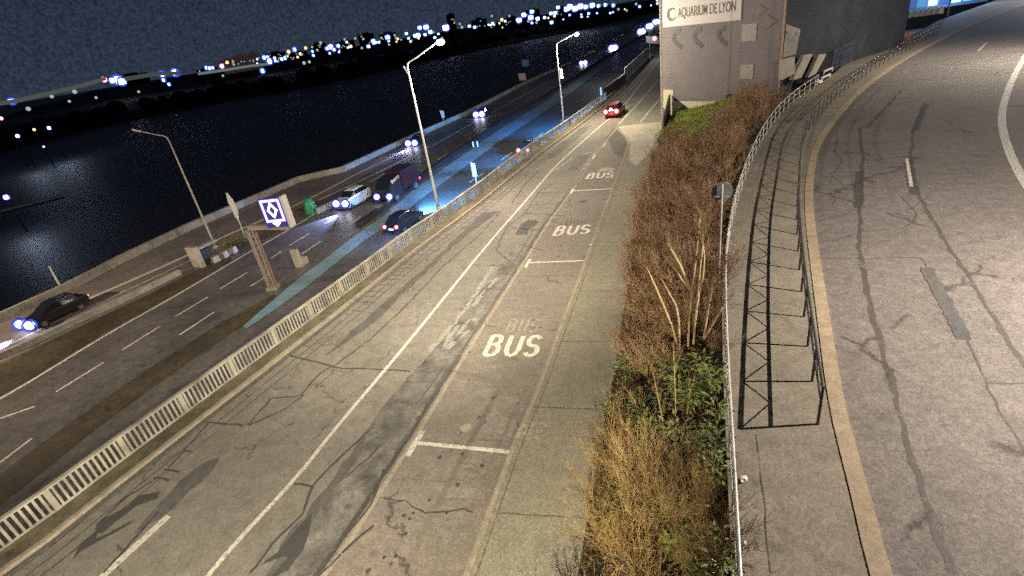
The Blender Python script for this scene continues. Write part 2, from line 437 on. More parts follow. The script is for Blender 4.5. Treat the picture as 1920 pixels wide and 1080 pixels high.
line_on(hwy, 'road_marking', [(0, 655), (110, 600), (233, 547), (360, 487), (407, 463), (443, 448)], ZH, .16, mt['whitehw'], .012)
line_on(hwy, 'road_marking', [(526, 412), (604, 372), (734, 312), (803, 274)], ZH, .3, mt['whitehw'], .012)
bm = B()
for d in [[(105, 735), (194, 680)], [(230, 656), (300, 612)], [(330, 593), (390, 557)], [(412, 542), (464, 511)], [(508, 485), (528, 471)], [(543, 460), (582, 437)], [(610, 419), (635, 404)],
          [(0, 868), (60, 822)], [(-70, 830), (0, 785)], [(0, 785), (66, 762)], [(337, 628), (402, 585)], [(565, 477), (602, 452)], [(470, 537), (510, 512)],
          [(650, 424), (676, 407)], [(700, 365), (718, 354)], [(750, 337), (768, 326)], [(820, 300), (840, 288)], [(870, 255), (890, 244)], [(930, 236), (950, 225)], [(985, 205), (1003, 194)], [(1030, 172), (1045, 163)], [(1075, 146), (1090, 137)]]:
    ribbon(bm, px(d, ZH), .16, .012)
struct('lane_dashes', bm, mt['whitehw'], hwy)
# river parapet
bm = B(); wall(bm, offset(RIV, .35), .5, .75)
par = obj('river_parapet', fixn(bm), mt['conc']); tag(par, 'low pale concrete parapet running along the river edge of the motorway', 'parapet')
bm = B(); wall(bm, resample(px([(-100, 716), (0, 676), (133, 612), (267, 550), (357, 505)], ZH), 4), .35, .45)
lw = obj('low_wall', fixn(bm), mt['conc']); tag(lw, 'knee-high tan wall between the riverside lane and the dark grass verge', 'wall')

# dark median barrier + concrete strip tinted for the blue light + side lane
MED = [(250, 725), (340, 665), (415, 616), (543, 527), (661, 436), (728, 388), (767, 352), (834, 305), (934, 236), (1011, 189), (1068, 153), (1136, 108), (1215, 62)]
medp = resample(px(MED, ZH), 3)
bm = B(); ribbon(bm, px([(-80, 980), (30, 895), (140, 810), (277, 712), (420, 617), (530, 556)], ZH), 2.2, .016)
struct('median_verge', bm, mt['verge'])
bm = B(); wall(bm, medp[8:], .45, .55)
o = obj('median_barrier', fixn(bm), mt['black']); tag(o, 'long dark concrete barrier dividing the motorway from the lower side lane', 'barrier')
SL = [(455, 612), (500, 573), (549, 531), (667, 441), (734, 393), (773, 357), (840, 310), (940, 240), (1017, 193), (1073, 157), (1140, 112)]
SR = [(462, 616), (516, 580), (570, 541), (684, 450), (745, 410), (782, 378), (845, 332), (944, 260), (1020, 210), (1077, 169), (1143, 119)]
bm = B(); strip(bm, px(SL, ZH + .03), px(SR, ZH + .03)); struct('blue_light_strip', bm, mt['concblue'])
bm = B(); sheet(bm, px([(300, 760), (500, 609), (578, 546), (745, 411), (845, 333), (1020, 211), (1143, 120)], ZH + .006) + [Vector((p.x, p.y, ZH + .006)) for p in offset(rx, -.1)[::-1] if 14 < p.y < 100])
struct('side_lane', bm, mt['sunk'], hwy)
bm = B()
for d in [[(880, 412 - 70), (905, 326)], [(940, 300), (962, 285)], [(1000, 262), (1020, 249)], [(1050, 228), (1068, 216)]]: ribbon(bm, px(d, ZH), .15, .012)
struct('lane_dashes', bm, mt['whitehw'], hwy)

# upper retaining wall under the balustrade
bm = B(); wall(bm, [Vector((p.x, p.y, 0)) for p in offset(rx, -.05)], .35, -.03, z0=ZH - .1)
for v in bm.verts: pass
o = obj('retaining_wall', fixn(bm), mt['wallc']); tag(o, 'concrete retaining wall dropping from the beige balustrade to the motorway', 'wall')

# ------------------------------------------------------------------ upper land
A = px([(1083, 1075), (1118, 860), (1150, 700), (1165, 600), (1185, 480), (1203, 380), (1222, 290), (1243, 258), (1262, 216), (1300, 207)], 0)
HR = px([(1388, 1075), (1376, 860), (1366, 700), (1360, 560), (1361, 450), (1383, 345), (1412, 270), (1442, 218), (1478, 178), (1535, 140)], ZR + 1)
A = ext(A, back=9); HR = ext(HR, back=9, fwd=0)
Bt = [Vector((p.x, p.y, ZR)) for p in HR]
land = B()
back = [Vector((40, -12, 0)), Vector((-25, -12, 0))]
sheet(land, [Vector((p.x, p.y, 0)) for p in rx] + [Vector((260, rx[-1].y + 60, 0)), Vector((260, -12, 0)), Vector((-16, -12, 0))], 0)
rd = struct('bus_road', land, mt['asph'])

# narrow strip & kerbs next to the balustrade
rr = [p for p in rx if p.y < 92]
def along(d0, d1, z, m, name, par=None, dz=0):
    b_ = B(); strip(b_, [Vector((p.x, p.y, z)) for p in offset(rr, d0)], [Vector((p.x, p.y, z)) for p in offset(rr, d1)]); return struct(name, b_, m, par)
def kerb(pts, w_, h, m, name, par=None, z0=0.0):
    b_ = B(); wall(b_, pts, w_, h); fixn(b_); return struct(name, b_, m, par)
bm = B(); wall(bm, [Vector((p.x, p.y, 0)) for p in offset(rr, .42)], .84, .10); struct('narrow_footway', fixn(bm), mt['footw'])
bm = B(); wall(bm, [Vector((p.x, p.y, 0)) for p in offset(rr, .93)], .18, .12); struct('kerb', fixn(bm), mt['kerb'])
along(1.05, 1.22, .006, mt['asph_dark'], 'gutter', rd)
along(1.75, 1.80, .007, mt['tarsoft'], 'crack', rd)
# ladder of saw-cut cracks in the gutter strip
bm = B(); oo1 = offset(rr, 1.3); oo2 = offset(rr, 2.25)
for i in range(2, len(rr) - 1):
    if 24 < rr[i].y < 52:
        for f_ in (0, .4, .7):
            a = oo1[i].lerp(oo1[i + 1], f_); c = oo2[i].lerp(oo2[i + 1], f_ + random.uniform(-.1, .1)); ribbon(bm, [a, c], .05, .008)
ribbon(bm, [p for p in oo1 if 5 < p.y < 52], .05, .0085, .03, .5); ribbon(bm, [p for p in oo2 if 8 < p.y < 52], .05, .0085, .03, .5)
struct('ladder_cracks', bm, mt['tarsoft'], rd)

# white lines
line_on(rd, 'road_marking', [(380, 1092), (450, 1008), (547, 907), (640, 790), (700, 720), (766, 641), (860, 525), (923, 448), (983, 380), (1000, 360), (1040, 313), (1087, 270), (1133, 230), (1165, 205), (1190, 172), (1215, 140), (1236, 110)], 0, .16, mt['white'], .01, .8)
line_on(rd, 'road_marking', [(185, 1088), (317, 967)], 0, .26, mt['white'], .01)
line_on(rd, 'road_marking', [(1160, 233), (1207, 183), (1236, 148)], 0, .16, mt['white'], .01)
line_on(rd, 'road_marking', [(1200, 230), (1233, 190), (1260, 160)], 0, .16, mt['white'], .01)
line_on(rd, 'road_marking', [(1125, 225), (1160, 190), (1190, 160)], 0, .12, mt['ghost'], .01)

BL = [(600, 1090), (640, 1040), (723, 907), (787, 808), (842, 715), (914, 600), (980, 497), (1026, 421), (1057, 380), (1075, 355), (1115, 292), (1138, 263), (1156, 240)]
BR = [(868, 1090), (877, 1070), (950, 867), (973, 813), (1013, 720), (1046, 626), (1086, 522), (1099, 484), (1148, 354), (1169, 297), (1177, 272), (1170, 258), (1159, 246), (1156, 236)]
bm = B(); sheet(bm, ext(px(BL, .005), back=5) + px(BR, .005)[::-1][:-1] + ext(px(BR, .005), back=5)[:2][::-1])
struct('bus_bay', bm, mt['bay'], rd)
q = ext(px(BL, 0), back=4)
bm = B(); ribbon(bm, resample(smooth(q, 1), .7), .16, .009, .01, .1); struct('bay_edge_stone', bm, mt['kerb'], rd)
bm = B(); ribbon(bm, offset(resample(smooth(q, 1), .6), -.24), .16, .0085, .03, .35); struct('bay_edge_tar', bm, mt['tarsoft'], rd)
# pavement
br = smooth(px(BR[:-3], 0), 1); br = br + px([(1170, 258), (1159, 246), (1156, 236), (1190, 232), (1243, 228)], 0)
br = ext(br, back=5)
pv = B(); wallpts = [Vector((p.x, p.y, .11)) for p in br] + [Vector((p.x, p.y, .11)) for p in px([(1246, 255)], 0)] + [Vector((p.x + .3, p.y, .11)) for p in A[:8][::-1]]
sheet(pv, wallpts)
n0 = len(pv.verts); 
struct('pavement', pv, mt['walk'])
kerb(offset(br, .07), .17, .125, mt['kerb'], 'kerb')
bm = B(); ribbon(bm, [Vector((p.x, p.y, .115)) for p in offset(br[:-4], .30)], .03, .002, .01, .3)
for a, c in [((937, 962), (1100, 972)), ((1000, 763), (1135, 768)), ((1050, 640), (1150, 640)), ((1085, 545), (1165, 545)), ((1120, 452), (1185, 455))]:
    ribbon(bm, resample([P(*a, .115), P(*c, .115)], .3), .03, .002, .015, .5)
struct('pavement_joints', bm, mt['tarsoft'])
bm = B(); sheet(bm, px([(1160, 238), (1190, 233), (1241, 229), (1242, 256), (1232, 262), (1215, 290), (1192, 312), (1180, 300), (1181, 270), (1172, 256)], .117)); struct('painted_light_pool', bm, mt['litwalk'])  # lighter sheet paints the lamp light on the pavement end
# darker polygon at the bay nose
bm = B(); sheet(bm, px([(1140, 262), (1156, 243), (1170, 258), (1177, 272), (1170, 298), (1150, 286)], .010)); struct('dark_nose_patch', bm, mt['asph_dark'], rd)

# T marks
bm = B()
for bar_, cross in [([(793, 808), (764, 856)], [(783, 831), (957, 848)]), ([(994, 486), (985, 502)], [(990, 493), (1094, 489)]), ([(1075, 354), (1070, 363)], [(1073, 358), (1148, 354)])]:
    ribbon(bm, px(bar_, 0), .2, .012); ribbon(bm, px(cross, 0), .16, .013)
ribbon(bm, px([(1111, 298), (1116, 290)], 0), .16, .012); ribbon(bm, px([(1131, 275), (1135, 269)], 0), .16, .012)
struct('bay_marking', bm, mt['white'], rd)

# BUS lettering on the ground
def arc(cx, cy, rx_, ry, a0, a1, n=10): return [(cx + rx_ * math.cos(R(a0 + (a1 - a0) * i / n)), cy + ry * math.sin(R(a0 + (a1 - a0) * i / n))) for i in range(n + 1)]
GL = {'B': [[(0, 0), (0, 1)], [(0, 1), (.45, 1)] + arc(.45, .77, .42, .23, 90, -90)[1:] + [(0, .54)], [(.45, .54)] + arc(.5, .27, .46, .27, 90, -90)[1:] + [(0, 0)]],
      'U': [[(0, 1), (0, .38)] + arc(.5, .38, .5, .38, 180, 360) + [(1, 1)]],
      'S': [arc(.5, .74, .46, .26, 25, 270)[0:] + arc(.5, .25, .48, .25, 90, -155)[1:]]}
def letters(word_px, z, m, parent, name, th=.17):
    BLq, BRq, TRq, TLq = [P(*p, z) for p in word_px]
    b_ = B(); W_ = ((BRq - BLq).length + (TRq - TLq).length) / 2; H_ = (TLq - BLq).length
    def mp_(x, y): return (BLq.lerp(BRq, x)).lerp(TLq.lerp(TRq, x), y)
    for ch, x0, x1 in (('B', .03, .25), ('U', .40, .62), ('S', .75, .97)):
        k = .0
        for stroke in GL[ch]:
            pts = [(x0 + (x1 - x0) * a, .04 + .92 * c) for a, c in stroke]
            w3 = [mp_(*p) for p in pts]
            ribbon(b_, w3, th, .012 + k); k += .0012
    return struct(name, b_, m, parent)
letters([(904, 668), (1007, 669), (1020, 629), (923, 628)], 0, mt['white'], rd, 'bus_lettering', .21)
letters([(1035, 443), (1104, 438), (1110, 421), (1047, 424)], 0, mt['white'], rd, 'bus_lettering', .20)
letters([(1098, 336), (1149, 333), (1153, 322), (1105, 325)], 0, mt['white'], rd, 'bus_lettering', .18)
letters([(947, 624), (1006, 624), (1016, 599), (958, 598)], 0, mt['ghost'], rd, 'faded_bus_lettering', .09)
letters([(1058, 421), (1098, 419), (1101, 411), (1064, 412)], 0, mt['ghostd'], rd, 'faded_bus_lettering', .12)
bm = B(); sheet(bm, px([(1118, 322), (1128, 316), (1140, 313), (1153, 316), (1149, 321), (1136, 321)], .011)); struct('faded_marking', bm, mt['ghost'], rd)

# worn / patched areas & cracks on the bus road
def blob(name, pts, m, z=.008, jit=.12, step=.5, par=rd):
    q_ = resample(px(pts + [pts[0]], 0), step)[:-1]
    for i, p in enumerate(q_): p.x += random.uniform(-jit, jit); p.y += random.uniform(-jit, jit)
    b_ = B(); sheet(b_, q_, z); return struct(name, b_, m, par)
blob('patch', [(490, 1085), (560, 980), (640, 880), (700, 790), (770, 700), (850, 655), (845, 700), (780, 800), (720, 895), (640, 1010), (590, 1085)], mt['asph_dark'], .0062)
blob('patch', [(700, 790), (770, 700), (830, 640), (868, 575), (930, 515), (958, 470), (978, 480), (925, 560), (870, 645), (800, 760), (720, 880), (650, 920)], mt['asph_worn'], .0072)
blob('patch', [(640, 905), (700, 835), (755, 820), (720, 890), (660, 985), (560, 1085), (520, 1085)], mt['asph_worn'], .0078)
blob('patch', [(940, 480), (955, 450), (985, 410), (1020, 375), (1045, 350), (1050, 375), (1015, 420), (975, 480)], mt['asph'], .0066)
blob('patch', [(1065, 320), (1080, 295), (1105, 285), (1100, 300), (1075, 322)], mt['asph_worn'], .0066)
blob('patch', [(610, 665), (700, 585), (800, 500), (870, 432), (905, 398), (935, 396), (915, 412), (850, 460), (790, 520), (700, 605), (640, 650)], mt['asph_dark'], .0063, .1)
blob('patch', [(250, 1000), (280, 960), (340, 900), (380, 865), (412, 858), (395, 890), (330, 945), (280, 985)], mt['asph_dark'], .0063, .08)
blob('patch', [(1020, 300), (1050, 270), (1090, 240), (1110, 235), (1080, 262), (1040, 295)], mt['asph_dark'], .0063, .1)
def crack(lines, wd, m, z=.0, name='crack', par=rd, jit=.035, zz=.0095):
    b_ = B()
    for i, l in enumerate(lines):
        ribbon(b_, smooth(resample(px(l, z), .35), 1 if wd > .15 else 0), wd, zz + .0003 * (i % 7), jit, .12 if wd > .15 else .4)
    return struct(name, b_, m, par)
crack([[(540, 665), (640, 690), (770, 695)], [(628, 685), (690, 640), (760, 575), (830, 500), (900, 440), (940, 395)], [(388, 792), (465, 798), (510, 745), (560, 745), (600, 700), (625, 685)],
       [(465, 798), (530, 770), (570, 740)], [(550, 908), (585, 912), (640, 855), (700, 800)], [(585, 912), (570, 960), (515, 1015), (470, 1075)], [(700, 985), (640, 1040)],
       [(960, 380), (985, 345), (1010, 320)], [(180, 985), (240, 930), (310, 885), (390, 795)], [(195, 1075), (250, 1010), (300, 960)],
       [(310, 880), (335, 886)], [(290, 895), (318, 902)], [(345, 845), (360, 848)]], .07, mt['tar'])
crack([[(930, 470), (950, 425), (985, 400), (1010, 360), (1035, 345)], [(950, 425), (1000, 432), (1040, 425)], [(930, 470), (962, 495), (1000, 430)], [(960, 455), (1020, 470)], [(985, 400), (1060, 405)], [(990, 385), (1055, 380)],
       [(1010, 362), (1050, 360)], [(640, 1040), (590, 1085)], [(720, 880), (700, 940), (660, 990), (600, 1075)], [(645, 900), (700, 850), (720, 830)], [(780, 760), (830, 690)],
       [(900, 250), (905, 250)]], .06, mt['tar'])
crack([[(720, 935), (760, 940), (795, 960), (800, 965)], [(800, 963), (830, 962), (870, 955), (890, 965)], [(755, 940), (730, 943)], [(860, 820), (870, 800)], [(855, 830), (845, 850)]], .05, mt['tarsoft'])
bm = B()
for (u, v) in [(757, 967), (775, 962), (768, 973), (720, 1045), (742, 1043), (733, 1057), (867, 851), (858, 909), (825, 857), (904, 933 - 60), (925, 745), (898, 783), (805, 938), (1055, 470), (1052, 460), (1048, 480), (880, 660), (838, 962), (1060, 455), (1040, 495), (1000, 600), (1093, 378), (760, 1000), (690, 1070)]:
    c = P(u, v, .012); n_ = 7; r_ = random.uniform(.05, .09)
    bm.faces.new([bm.verts.new((c.x + r_ * random.uniform(.7, 1.2) * math.cos(k * 2 * math.pi / n_), c.y + r_ * random.uniform(.7, 1.2) * math.sin(k * 2 * math.pi / n_), .012)) for k in range(n_)])
struct('oil_spots', bm, mt['tar'], rd)
bm = B(); disc(bm, P(873, 802, .011), (0, 0, 1), .2, 20); struct('pale_stain', bm, mt['conc'], rd)
bm = B(); disc(bm, P(1092, 378, .012), (0, 0, 1), .3, 20); struct('manhole_cover', bm, mt['asph_dark'], rd)
# blacked-out arrows
def shape(polys, m, name, z=.0098):
    b_ = B()
    for p in polys: sheet(b_, px(p, 0), z); z += .0006
    return struct(name, b_, m, rd)
shape([[(137, 1050), (150, 1020), (175, 1000), (190, 985), (180, 1010), (205, 1000), (255, 975), (240, 985), (180, 1018), (150, 1035)], [(178, 992), (190, 975), (240, 950), (258, 930), (300, 922), (295, 935), (255, 950), (210, 985), (190, 1002)],
       [(240, 985), (248, 976), (210, 996), (205, 1005)]], mt['ghostd'], 'blacked_out_arrow')
shape([[(520, 1035), (550, 1000), (585, 960), (582, 990), (570, 1030), (540, 1070), (505, 1085), (540, 1045)], [(540, 1040), (490, 1060), (500, 1050), (560, 1010)]], mt['ghostd'], 'blacked_out_arrow')
shape([[(965, 440), (975, 425), (1005, 412), (1008, 420), (990, 432), (990, 440)], [(975, 422), (990, 412), (1010, 416), (985, 426)]], mt['ghostd'], 'blacked_out_arrow')
# worn white scribbles
bm = B()
for l in [[(805, 660), (850, 610), (880, 570), (905, 530), (925, 500)], [(865, 575), (872, 578)], [(830, 650), (860, 610)], [(840, 655), (880, 600), (895, 600)], [(885, 575), (915, 540)], [(905, 555), (930, 520)], [(1040, 320), (1075, 295)], [(1090, 290), (1110, 285)], [(850, 640), (880, 620)]]:
    ribbon(bm, resample(px(l, 0), .4), .22, .0105, .06, .7)
struct('worn_paint', bm, mt['ghost'], rd)

# ------------------------------------------------------------------ ramp
KB = [(1665, 1140), (1643, 1067), (1610, 927), (1580, 820), (1562, 735), (1543, 600), (1527, 490), (1516, 400), (1517, 337), (1530, 274), (1560, 229), (1612, 169), (1687, 116), (1762, 75), (1837, 41), (1912, 11)]
kb = ext(resample(smooth(px(KB, ZR), 1), 1.0), back=8, fwd=60)
bt = ext(resample(smooth(Bt, 1), 1.0), back=0, fwd=0)
btx = bt + [P(1590, 118, ZR), P(1700, 72, ZR), P(1760, 40, ZR), P(1850, 8, ZR)]
btx = ext(btx, fwd=70)
bm = B(); sheet(bm, [Vector((p.x, p.y, ZR)) for p in btx] + [Vector((330, btx[-1].y, ZR)), Vector((330, -14, ZR)), Vector((4, -14, ZR))])
rmp = struct('ramp_road', bm, mt['ramp'])
bm = B(); sheet(bm, [Vector((p.x, p.y, ZR + .11)) for p in btx] + [Vector((p.x, p.y, ZR + .11)) for p in offset(kb, -.15)[::-1]])
struct('ramp_pavement', bm, mt['rampwalk'])
bm = B(); wall(bm, kb, .32, .13); struct('ramp_kerb', fixn(bm), mt['kerbtan'])
bm = B(); wall(bm, [Vector((p.x, p.y, ZR)) for p in offset(bt, .02)], .16, .125, z0=ZR - 1.2)
o = obj('embankment_coping', fixn(bm), mt['rampwalk']); o['kind'] = 'structure'
def rline(name, pts, wd, m, dz=.012, **k): return line_on(rmp, name, pts, ZR, wd, m, dz, **k)
rline('road_marking', [(1950, 60), (1925, 100), (1897, 150), (1881, 195), (1877, 230), (1887, 272), (1905, 315), (1940, 370)], .34, mt['white'], step=.7)
rline('road_marking', [(1700, 297), (1709, 350)], .13, mt['whitehw'])
rline('road_marking', [(1834, 96), (1850, 80)], .2, mt['white'])
crack([[(1612, 240), (1617, 300), (1612, 400), (1612, 480), (1630, 560), (1650, 640), (1680, 740), (1710, 860), (1745, 960), (1790, 1075)], [(1690, 170), (1625, 240)],
       [(1735, 190), (1712, 250), (1706, 310), (1725, 370), (1770, 450), (1830, 540), (1890, 640), (1930, 700)]], .13, mt['rampcrack'], ZR, 'crack', rmp, .04, .008)
crack([[(1527, 485), (1620, 485), (1725, 482), (1745, 510)], [(1812, 635), (1850, 720), (1890, 800), (1960, 900)], [(1850, 716), (1925, 720)], [(1555, 335), (1560, 345)], [(1540, 332), (1600, 330), (1612, 320)], [(1545, 365), (1580, 352), (1610, 345)],
       [(1535, 415), (1590, 400), (1600, 395)], [(1527, 455), (1570, 450), (1600, 440)], [(1640, 300), (1700, 293)], [(1730, 325), (1860, 325)], [(1560, 270), (1650, 268), (1710, 262)],
       [(1570, 250), (1565, 290), (1580, 300), (1560, 330), (1580, 345)], [(1600, 380), (1570, 370), (1560, 385)], [(1850, 62), (1925, 66)], [(1690, 370), (1720, 400), (1710, 420), (1690, 430), (1620, 435)],
       [(1660, 400), (1700, 405)], [(1740, 370), (1700, 395)]], .05, mt['rampcrack'], ZR, 'crack', rmp, .04, .0095)
crack([[(1737, 502), (1760, 545), (1785, 590), (1808, 637)]],   .34, mt['asph_dark'], ZR, 'patch', rmp, .03, .0102)
crack([[(1735, 195), (1715, 245)], [(1612, 320), (1610, 390)], [(1705, 300), (1712, 365)]], .35, mt['rampcrack'], ZR, 'patch', rmp, .05, .0072)
crack([[(1423, 850), (1432, 930), (1437, 1000), (1445, 1080)], [(1418, 815), (1420, 850)]], .025, mt['tarsoft'], ZR + .11, 'crack', rmp, .02, .006)

# ------------------------------------------------------------------ embankment
NS = 70
def samp(pts, n):
    L = [0]
    for a, c in zip(pts, pts[1:]): L.append(L[-1] + (c - a).length)
    return pts, L
def at(pts, s):
    k = s * (len(pts) - 1); i = min(int(k), len(pts) - 2); return pts[i].lerp(pts[i + 1], k - i)
def emb(s, tt):
    a = at(A, s); c = at(Bt, s); p = a.lerp(c, tt)
    p.z = (ZR - .05) * (tt ** .85) + .05
    if .02 < tt < .98: p.z += noise.noise(p * .6) * .22
    return p
bm = B(); NT = 14; gr = [[bm.verts.new(emb(i / NS, j / NT)) for j in range(NT + 1)] for i in range(NS + 1)]
for i in range(NS):
    for j in range(NT): bm.faces.new((gr[i][j], gr[i][j + 1], gr[i + 1][j + 1], gr[i + 1][j]))
fixn(bm); struct('embankment', bm, mt['soil'], smooth=True)
bm = B(); ga = [P(1243, 262, .15), P(1262, 216, .6), P(1345, 200, 1.2), P(1400, 190, 2.0)]; gb = [P(1250, 268, .5), P(1300, 262, 1.5), P(1350, 240, 2.2), P(1400, 205, 2.6)]
rows = [[bm.verts.new(at(ga, i / 12).lerp(at(gb, i / 12), j / 6) + Vector((0, 0, .9 * math.sin(math.pi * j / 6) + .15 * noise.noise(Vector((i * .7, j * .9, 0)))))) for j in range(7)] for i in range(13)]
for i in range(12):
    for j in range(6): bm.faces.new((rows[i][j], rows[i][j + 1], rows[i + 1][j + 1], rows[i + 1][j]))
fixn(bm); struct('grass_mound', bm, mt['grass'], smooth=True)
def tuft_field(name, fn, n, h, wd, m, kind='stuff'):
    b_ = B()
    for _ in range(n):
        p, sc = fn(); a = random.uniform(0, 6.28); l = random.uniform(.5, 1.2) * h * sc
        tlt = Vector((random.uniform(-.6, .6), random.uniform(-.6, .6), 1)).normalized() * l; s_ = Vector((math.cos(a), math.sin(a), 0)) * wd * sc
        b_.faces.new([b_.verts.new(p - s_), b_.verts.new(p + s_), b_.verts.new(p + tlt)])
    o_ = obj(name, b_, m); o_['kind'] = kind; return o_
def gm():
    i, j = random.random(), random.random()
    p = at(ga, i).lerp(at(gb, i), j); p.z += .9 * math.sin(math.pi * j); return p, 1
o = tuft_field('grass', gm, 5000, .3, .04, mt['grass']); tag(o, 'short bright green grass on the mound beside the grey building', 'grass')
def lf():
    s = random.random() ** 1.3; return emb(s, random.uniform(.02, .97)) + Vector((0, 0, random.uniform(0, .12))), 1
o = tuft_field('leaf_litter', lf, 9000, .10, .05, mt['budleaf']); tag(o, 'brown leaf litter scattered over the dark embankment soil', 'leaf litter')

# ------------------------------------------------------------------ plants
def grow(bm, p, d, L, r, depth, spread, leafbm=None, n3=3, segs=4):
    pts = [p.copy()]; rad = [r]; q = p.copy(); dd = d.normalized()
    for k in range(segs):
        dd = (dd + Vector((random.uniform(-.16, .16), random.uniform(-.16, .16), random.uniform(-.03, .12)))).normalized()
        q = q + dd * (L / segs); pts.append(q.copy()); rad.append(r * (1 - .8 * (k + 1) / segs))
    tube(bm, pts, rad, n3, cap=False)
    if depth > 0:
        for _ in range(int(spread)):
            k = random.uniform(.25, 1) * segs; i = min(int(k), segs - 1); s = pts[i].lerp(pts[i + 1], k - i)
            d2 = (dd + Vector((random.uniform(-.9, .9), random.uniform(-.9, .9), random.uniform(-.1, .7)))).normalized()
            grow(bm, s, d2, L * random.uniform(.25, .45), r * .5, depth - 1, spread * .55, leafbm, n3, 2)
    if leafbm is not None and depth <= 1:
        for _ in range(1):
            s = pts[-1].lerp(pts[-2], random.random()); a = Vector((random.uniform(-1, 1), random.uniform(-1, 1), random.uniform(-1, 1))).normalized() * random.uniform(.02, .045); c = a.orthogonal().normalized() * random.uniform(.015, .03)
            leafbm.faces.new([leafbm.verts.new(s - c), leafbm.verts.new(s + a), leafbm.verts.new(s + c), leafbm.verts.new(s - a)])
def shrub_meshes(nstem, L, r, spread, tw, leaves=True, tilt=.75):
    b_ = B(); lb = B()
    for k in range(nstem):
        a = random.uniform(0, 6.28); t_ = random.uniform(.05, tilt)
        d = Vector((math.cos(a) * t_, math.sin(a) * t_, 1))
        grow(b_, Vector((math.cos(a) * .08, math.sin(a) * .08, -.1)), d, L * random.uniform(.65, 1.1), r, 2, spread, lb if leaves else None)
    m1 = bpy.data.meshes.new('stems'); b_.to_mesh(m1); b_.free(); m1.materials.append(tw)
    m2 = None
    if leaves:
        m2 = bpy.data.meshes.new('buds'); lb.to_mesh(m2); m2.materials.append(mt['budleaf'])
    lb.free(); return m1, m2
VAR = [shrub_meshes(12, 2.1, .016, 11, mt['twigred']) for _ in range(5)]
VARO = [shrub_meshes(26, 2.0, .014, 10, mt['twigor'], False, 1.2) for _ in range(4)]
def place_shrub(var, loc, sc, rz, label, group):
    e = bpy.data.objects.new('bare_shrub', None); C.objects.link(e); e.location = loc; e.rotation_euler = (random.uniform(-.15, .15), random.uniform(-.25, .05), rz); e.scale = (sc, sc, sc * random.uniform(.85, 1.1))
    tag(e, label, 'shrub', group)
    for nm, me in (('stems', var[0]), ('dry_leaves', var[1])):
        if me:
            c = bpy.data.objects.new(nm, me); C.objects.link(c); c.parent = e
    return e
LG = 'leafless reddish brown shrub packed in the thicket on the embankment'
cnt = 0
for i in range(270):
    s = .30 + .66 * ((i + random.random()) / 270)
    tt = random.uniform(.10, .93)
    p = emb(s, tt)
    u_ok = True
    if s > .70 and tt < .62: continue
    if s < .36 and random.random() < .55: continue
    place_shrub(VAR[i % 5], p, random.uniform(.62, .95) * (.85 if tt > .8 else 1) * (.65 if s < .38 else 1), random.uniform(0, 6.28), LG, 'reddish thicket of bare shrubs on the embankment'); cnt += 1
for i, (s, tt, sc, lb_) in enumerate([(.155, .42, 1.0, 'orange-brown bare shrub spreading widest over the bottom of the embankment'), (.10, .55, .85, 'orange twiggy shrub beside the pale handrail at the photo bottom'),
                                      (.12, .2, .75, 'low orange shrub leaning over the pavement edge near the photo bottom'), (.19, .72, .6, 'small orange bare shrub between leafy plants and handrail'), (.205, .16, .6, 'thin orange shrub arching over the pavement beside the leafy plants'),
                                      (.06, .35, .9, 'orange shrub cut by the bottom edge of the photo'), (.24, .3, .55, 'small brown shrub below the pale multi-stem tree'),
                                      (.135, .75, .75, 'orange shrub pressed against the handrail above the photo bottom'), (.175, .25, .8, 'orange shrub in the middle of the row along the pavement edge'), (.03, .6, .9, 'orange shrub at the very bottom beside the handrail'),
                                      (.085, .12, .7, 'orange shrub hanging over the pavement nearest the photo bottom'), (.02, .2, .8, 'orange shrub in the bottom corner of the embankment'), (.165, .58, .7, 'orange shrub directly under the long upright cane')]):
    place_shrub(VARO[i % 4], emb(s, tt), sc, i * 1.3, lb_, None)
for i in range(16):
    place_shrub(VARO[i % 4], emb(random.uniform(.0, .19), random.uniform(.08, .92)), random.uniform(.5, .75), i * 2.1, 'straw-coloured twiggy bush filling the near end of the embankment', 'straw-coloured bushes at the near end of the embankment')
# multi-stem pale tree
base = P(1288, 712, 1.3)
e = empty('bare_tree', base, 'tall leafless multi-stem tree with pale orange stems above the leafy plants', 'tree')
bm = B()
def up(u, v, d): return at_dist(u, v, d)
D0 = math.hypot(base.x, base.y)
stems = [[(1278, 712, 0), (1268, 630, .1), (1243, 570, .2), (1228, 535, .3), (1212, 500, .5)], [(1282, 712, 0), (1275, 650, .1), (1272, 580, .2), (1252, 545, .3), (1237, 515, .5)], [(1290, 705, 0), (1290, 630, .1), (1298, 545, .3), (1306, 470, .5), (1312, 410, .9)],
         [(1296, 700, 0), (1302, 620, .1), (1308, 560, .2), (1322, 500, .4), (1316, 440, .9)], [(1304, 705, 0), (1318, 640, .0), (1325, 600, .1), (1335, 540, .3)], [(1318, 640, 0), (1340, 600, 0), (1355, 575, .0)],
         [(1298, 545, .3), (1278, 525, .3), (1268, 505, .4)], [(1294, 540, .3), (1272, 490, .4), (1250, 455, .6)], [(1308, 560, .2), (1312, 500, .3), (1318, 460, .6)]]
for st in stems:
    pts = [up(u, v, D0 + dd) for u, v, dd in st]; n_ = len(pts)
    pts = smooth(pts, 1); n_ = len(pts)
    tube(bm, pts, [.036 * (1 - .6 * i / (n_ - 1)) + .006 for i in range(n_)], 6)
obj('trunk', bm, mt['bark'], e, smooth=True)
bm = B()
for st in stems:
    q1 = up(st[-1][0], st[-1][1], D0 + st[-1][2]); q0 = up(st[-2][0], st[-2][1], D0 + st[-2][2])
    for _ in range(5): grow(bm, q0.lerp(q1, random.uniform(.3, 1)), (q1 - q0).normalized() + Vector((random.uniform(-.5, .5), random.uniform(-.5, .5), .2)), .8, .012, 1, 5)
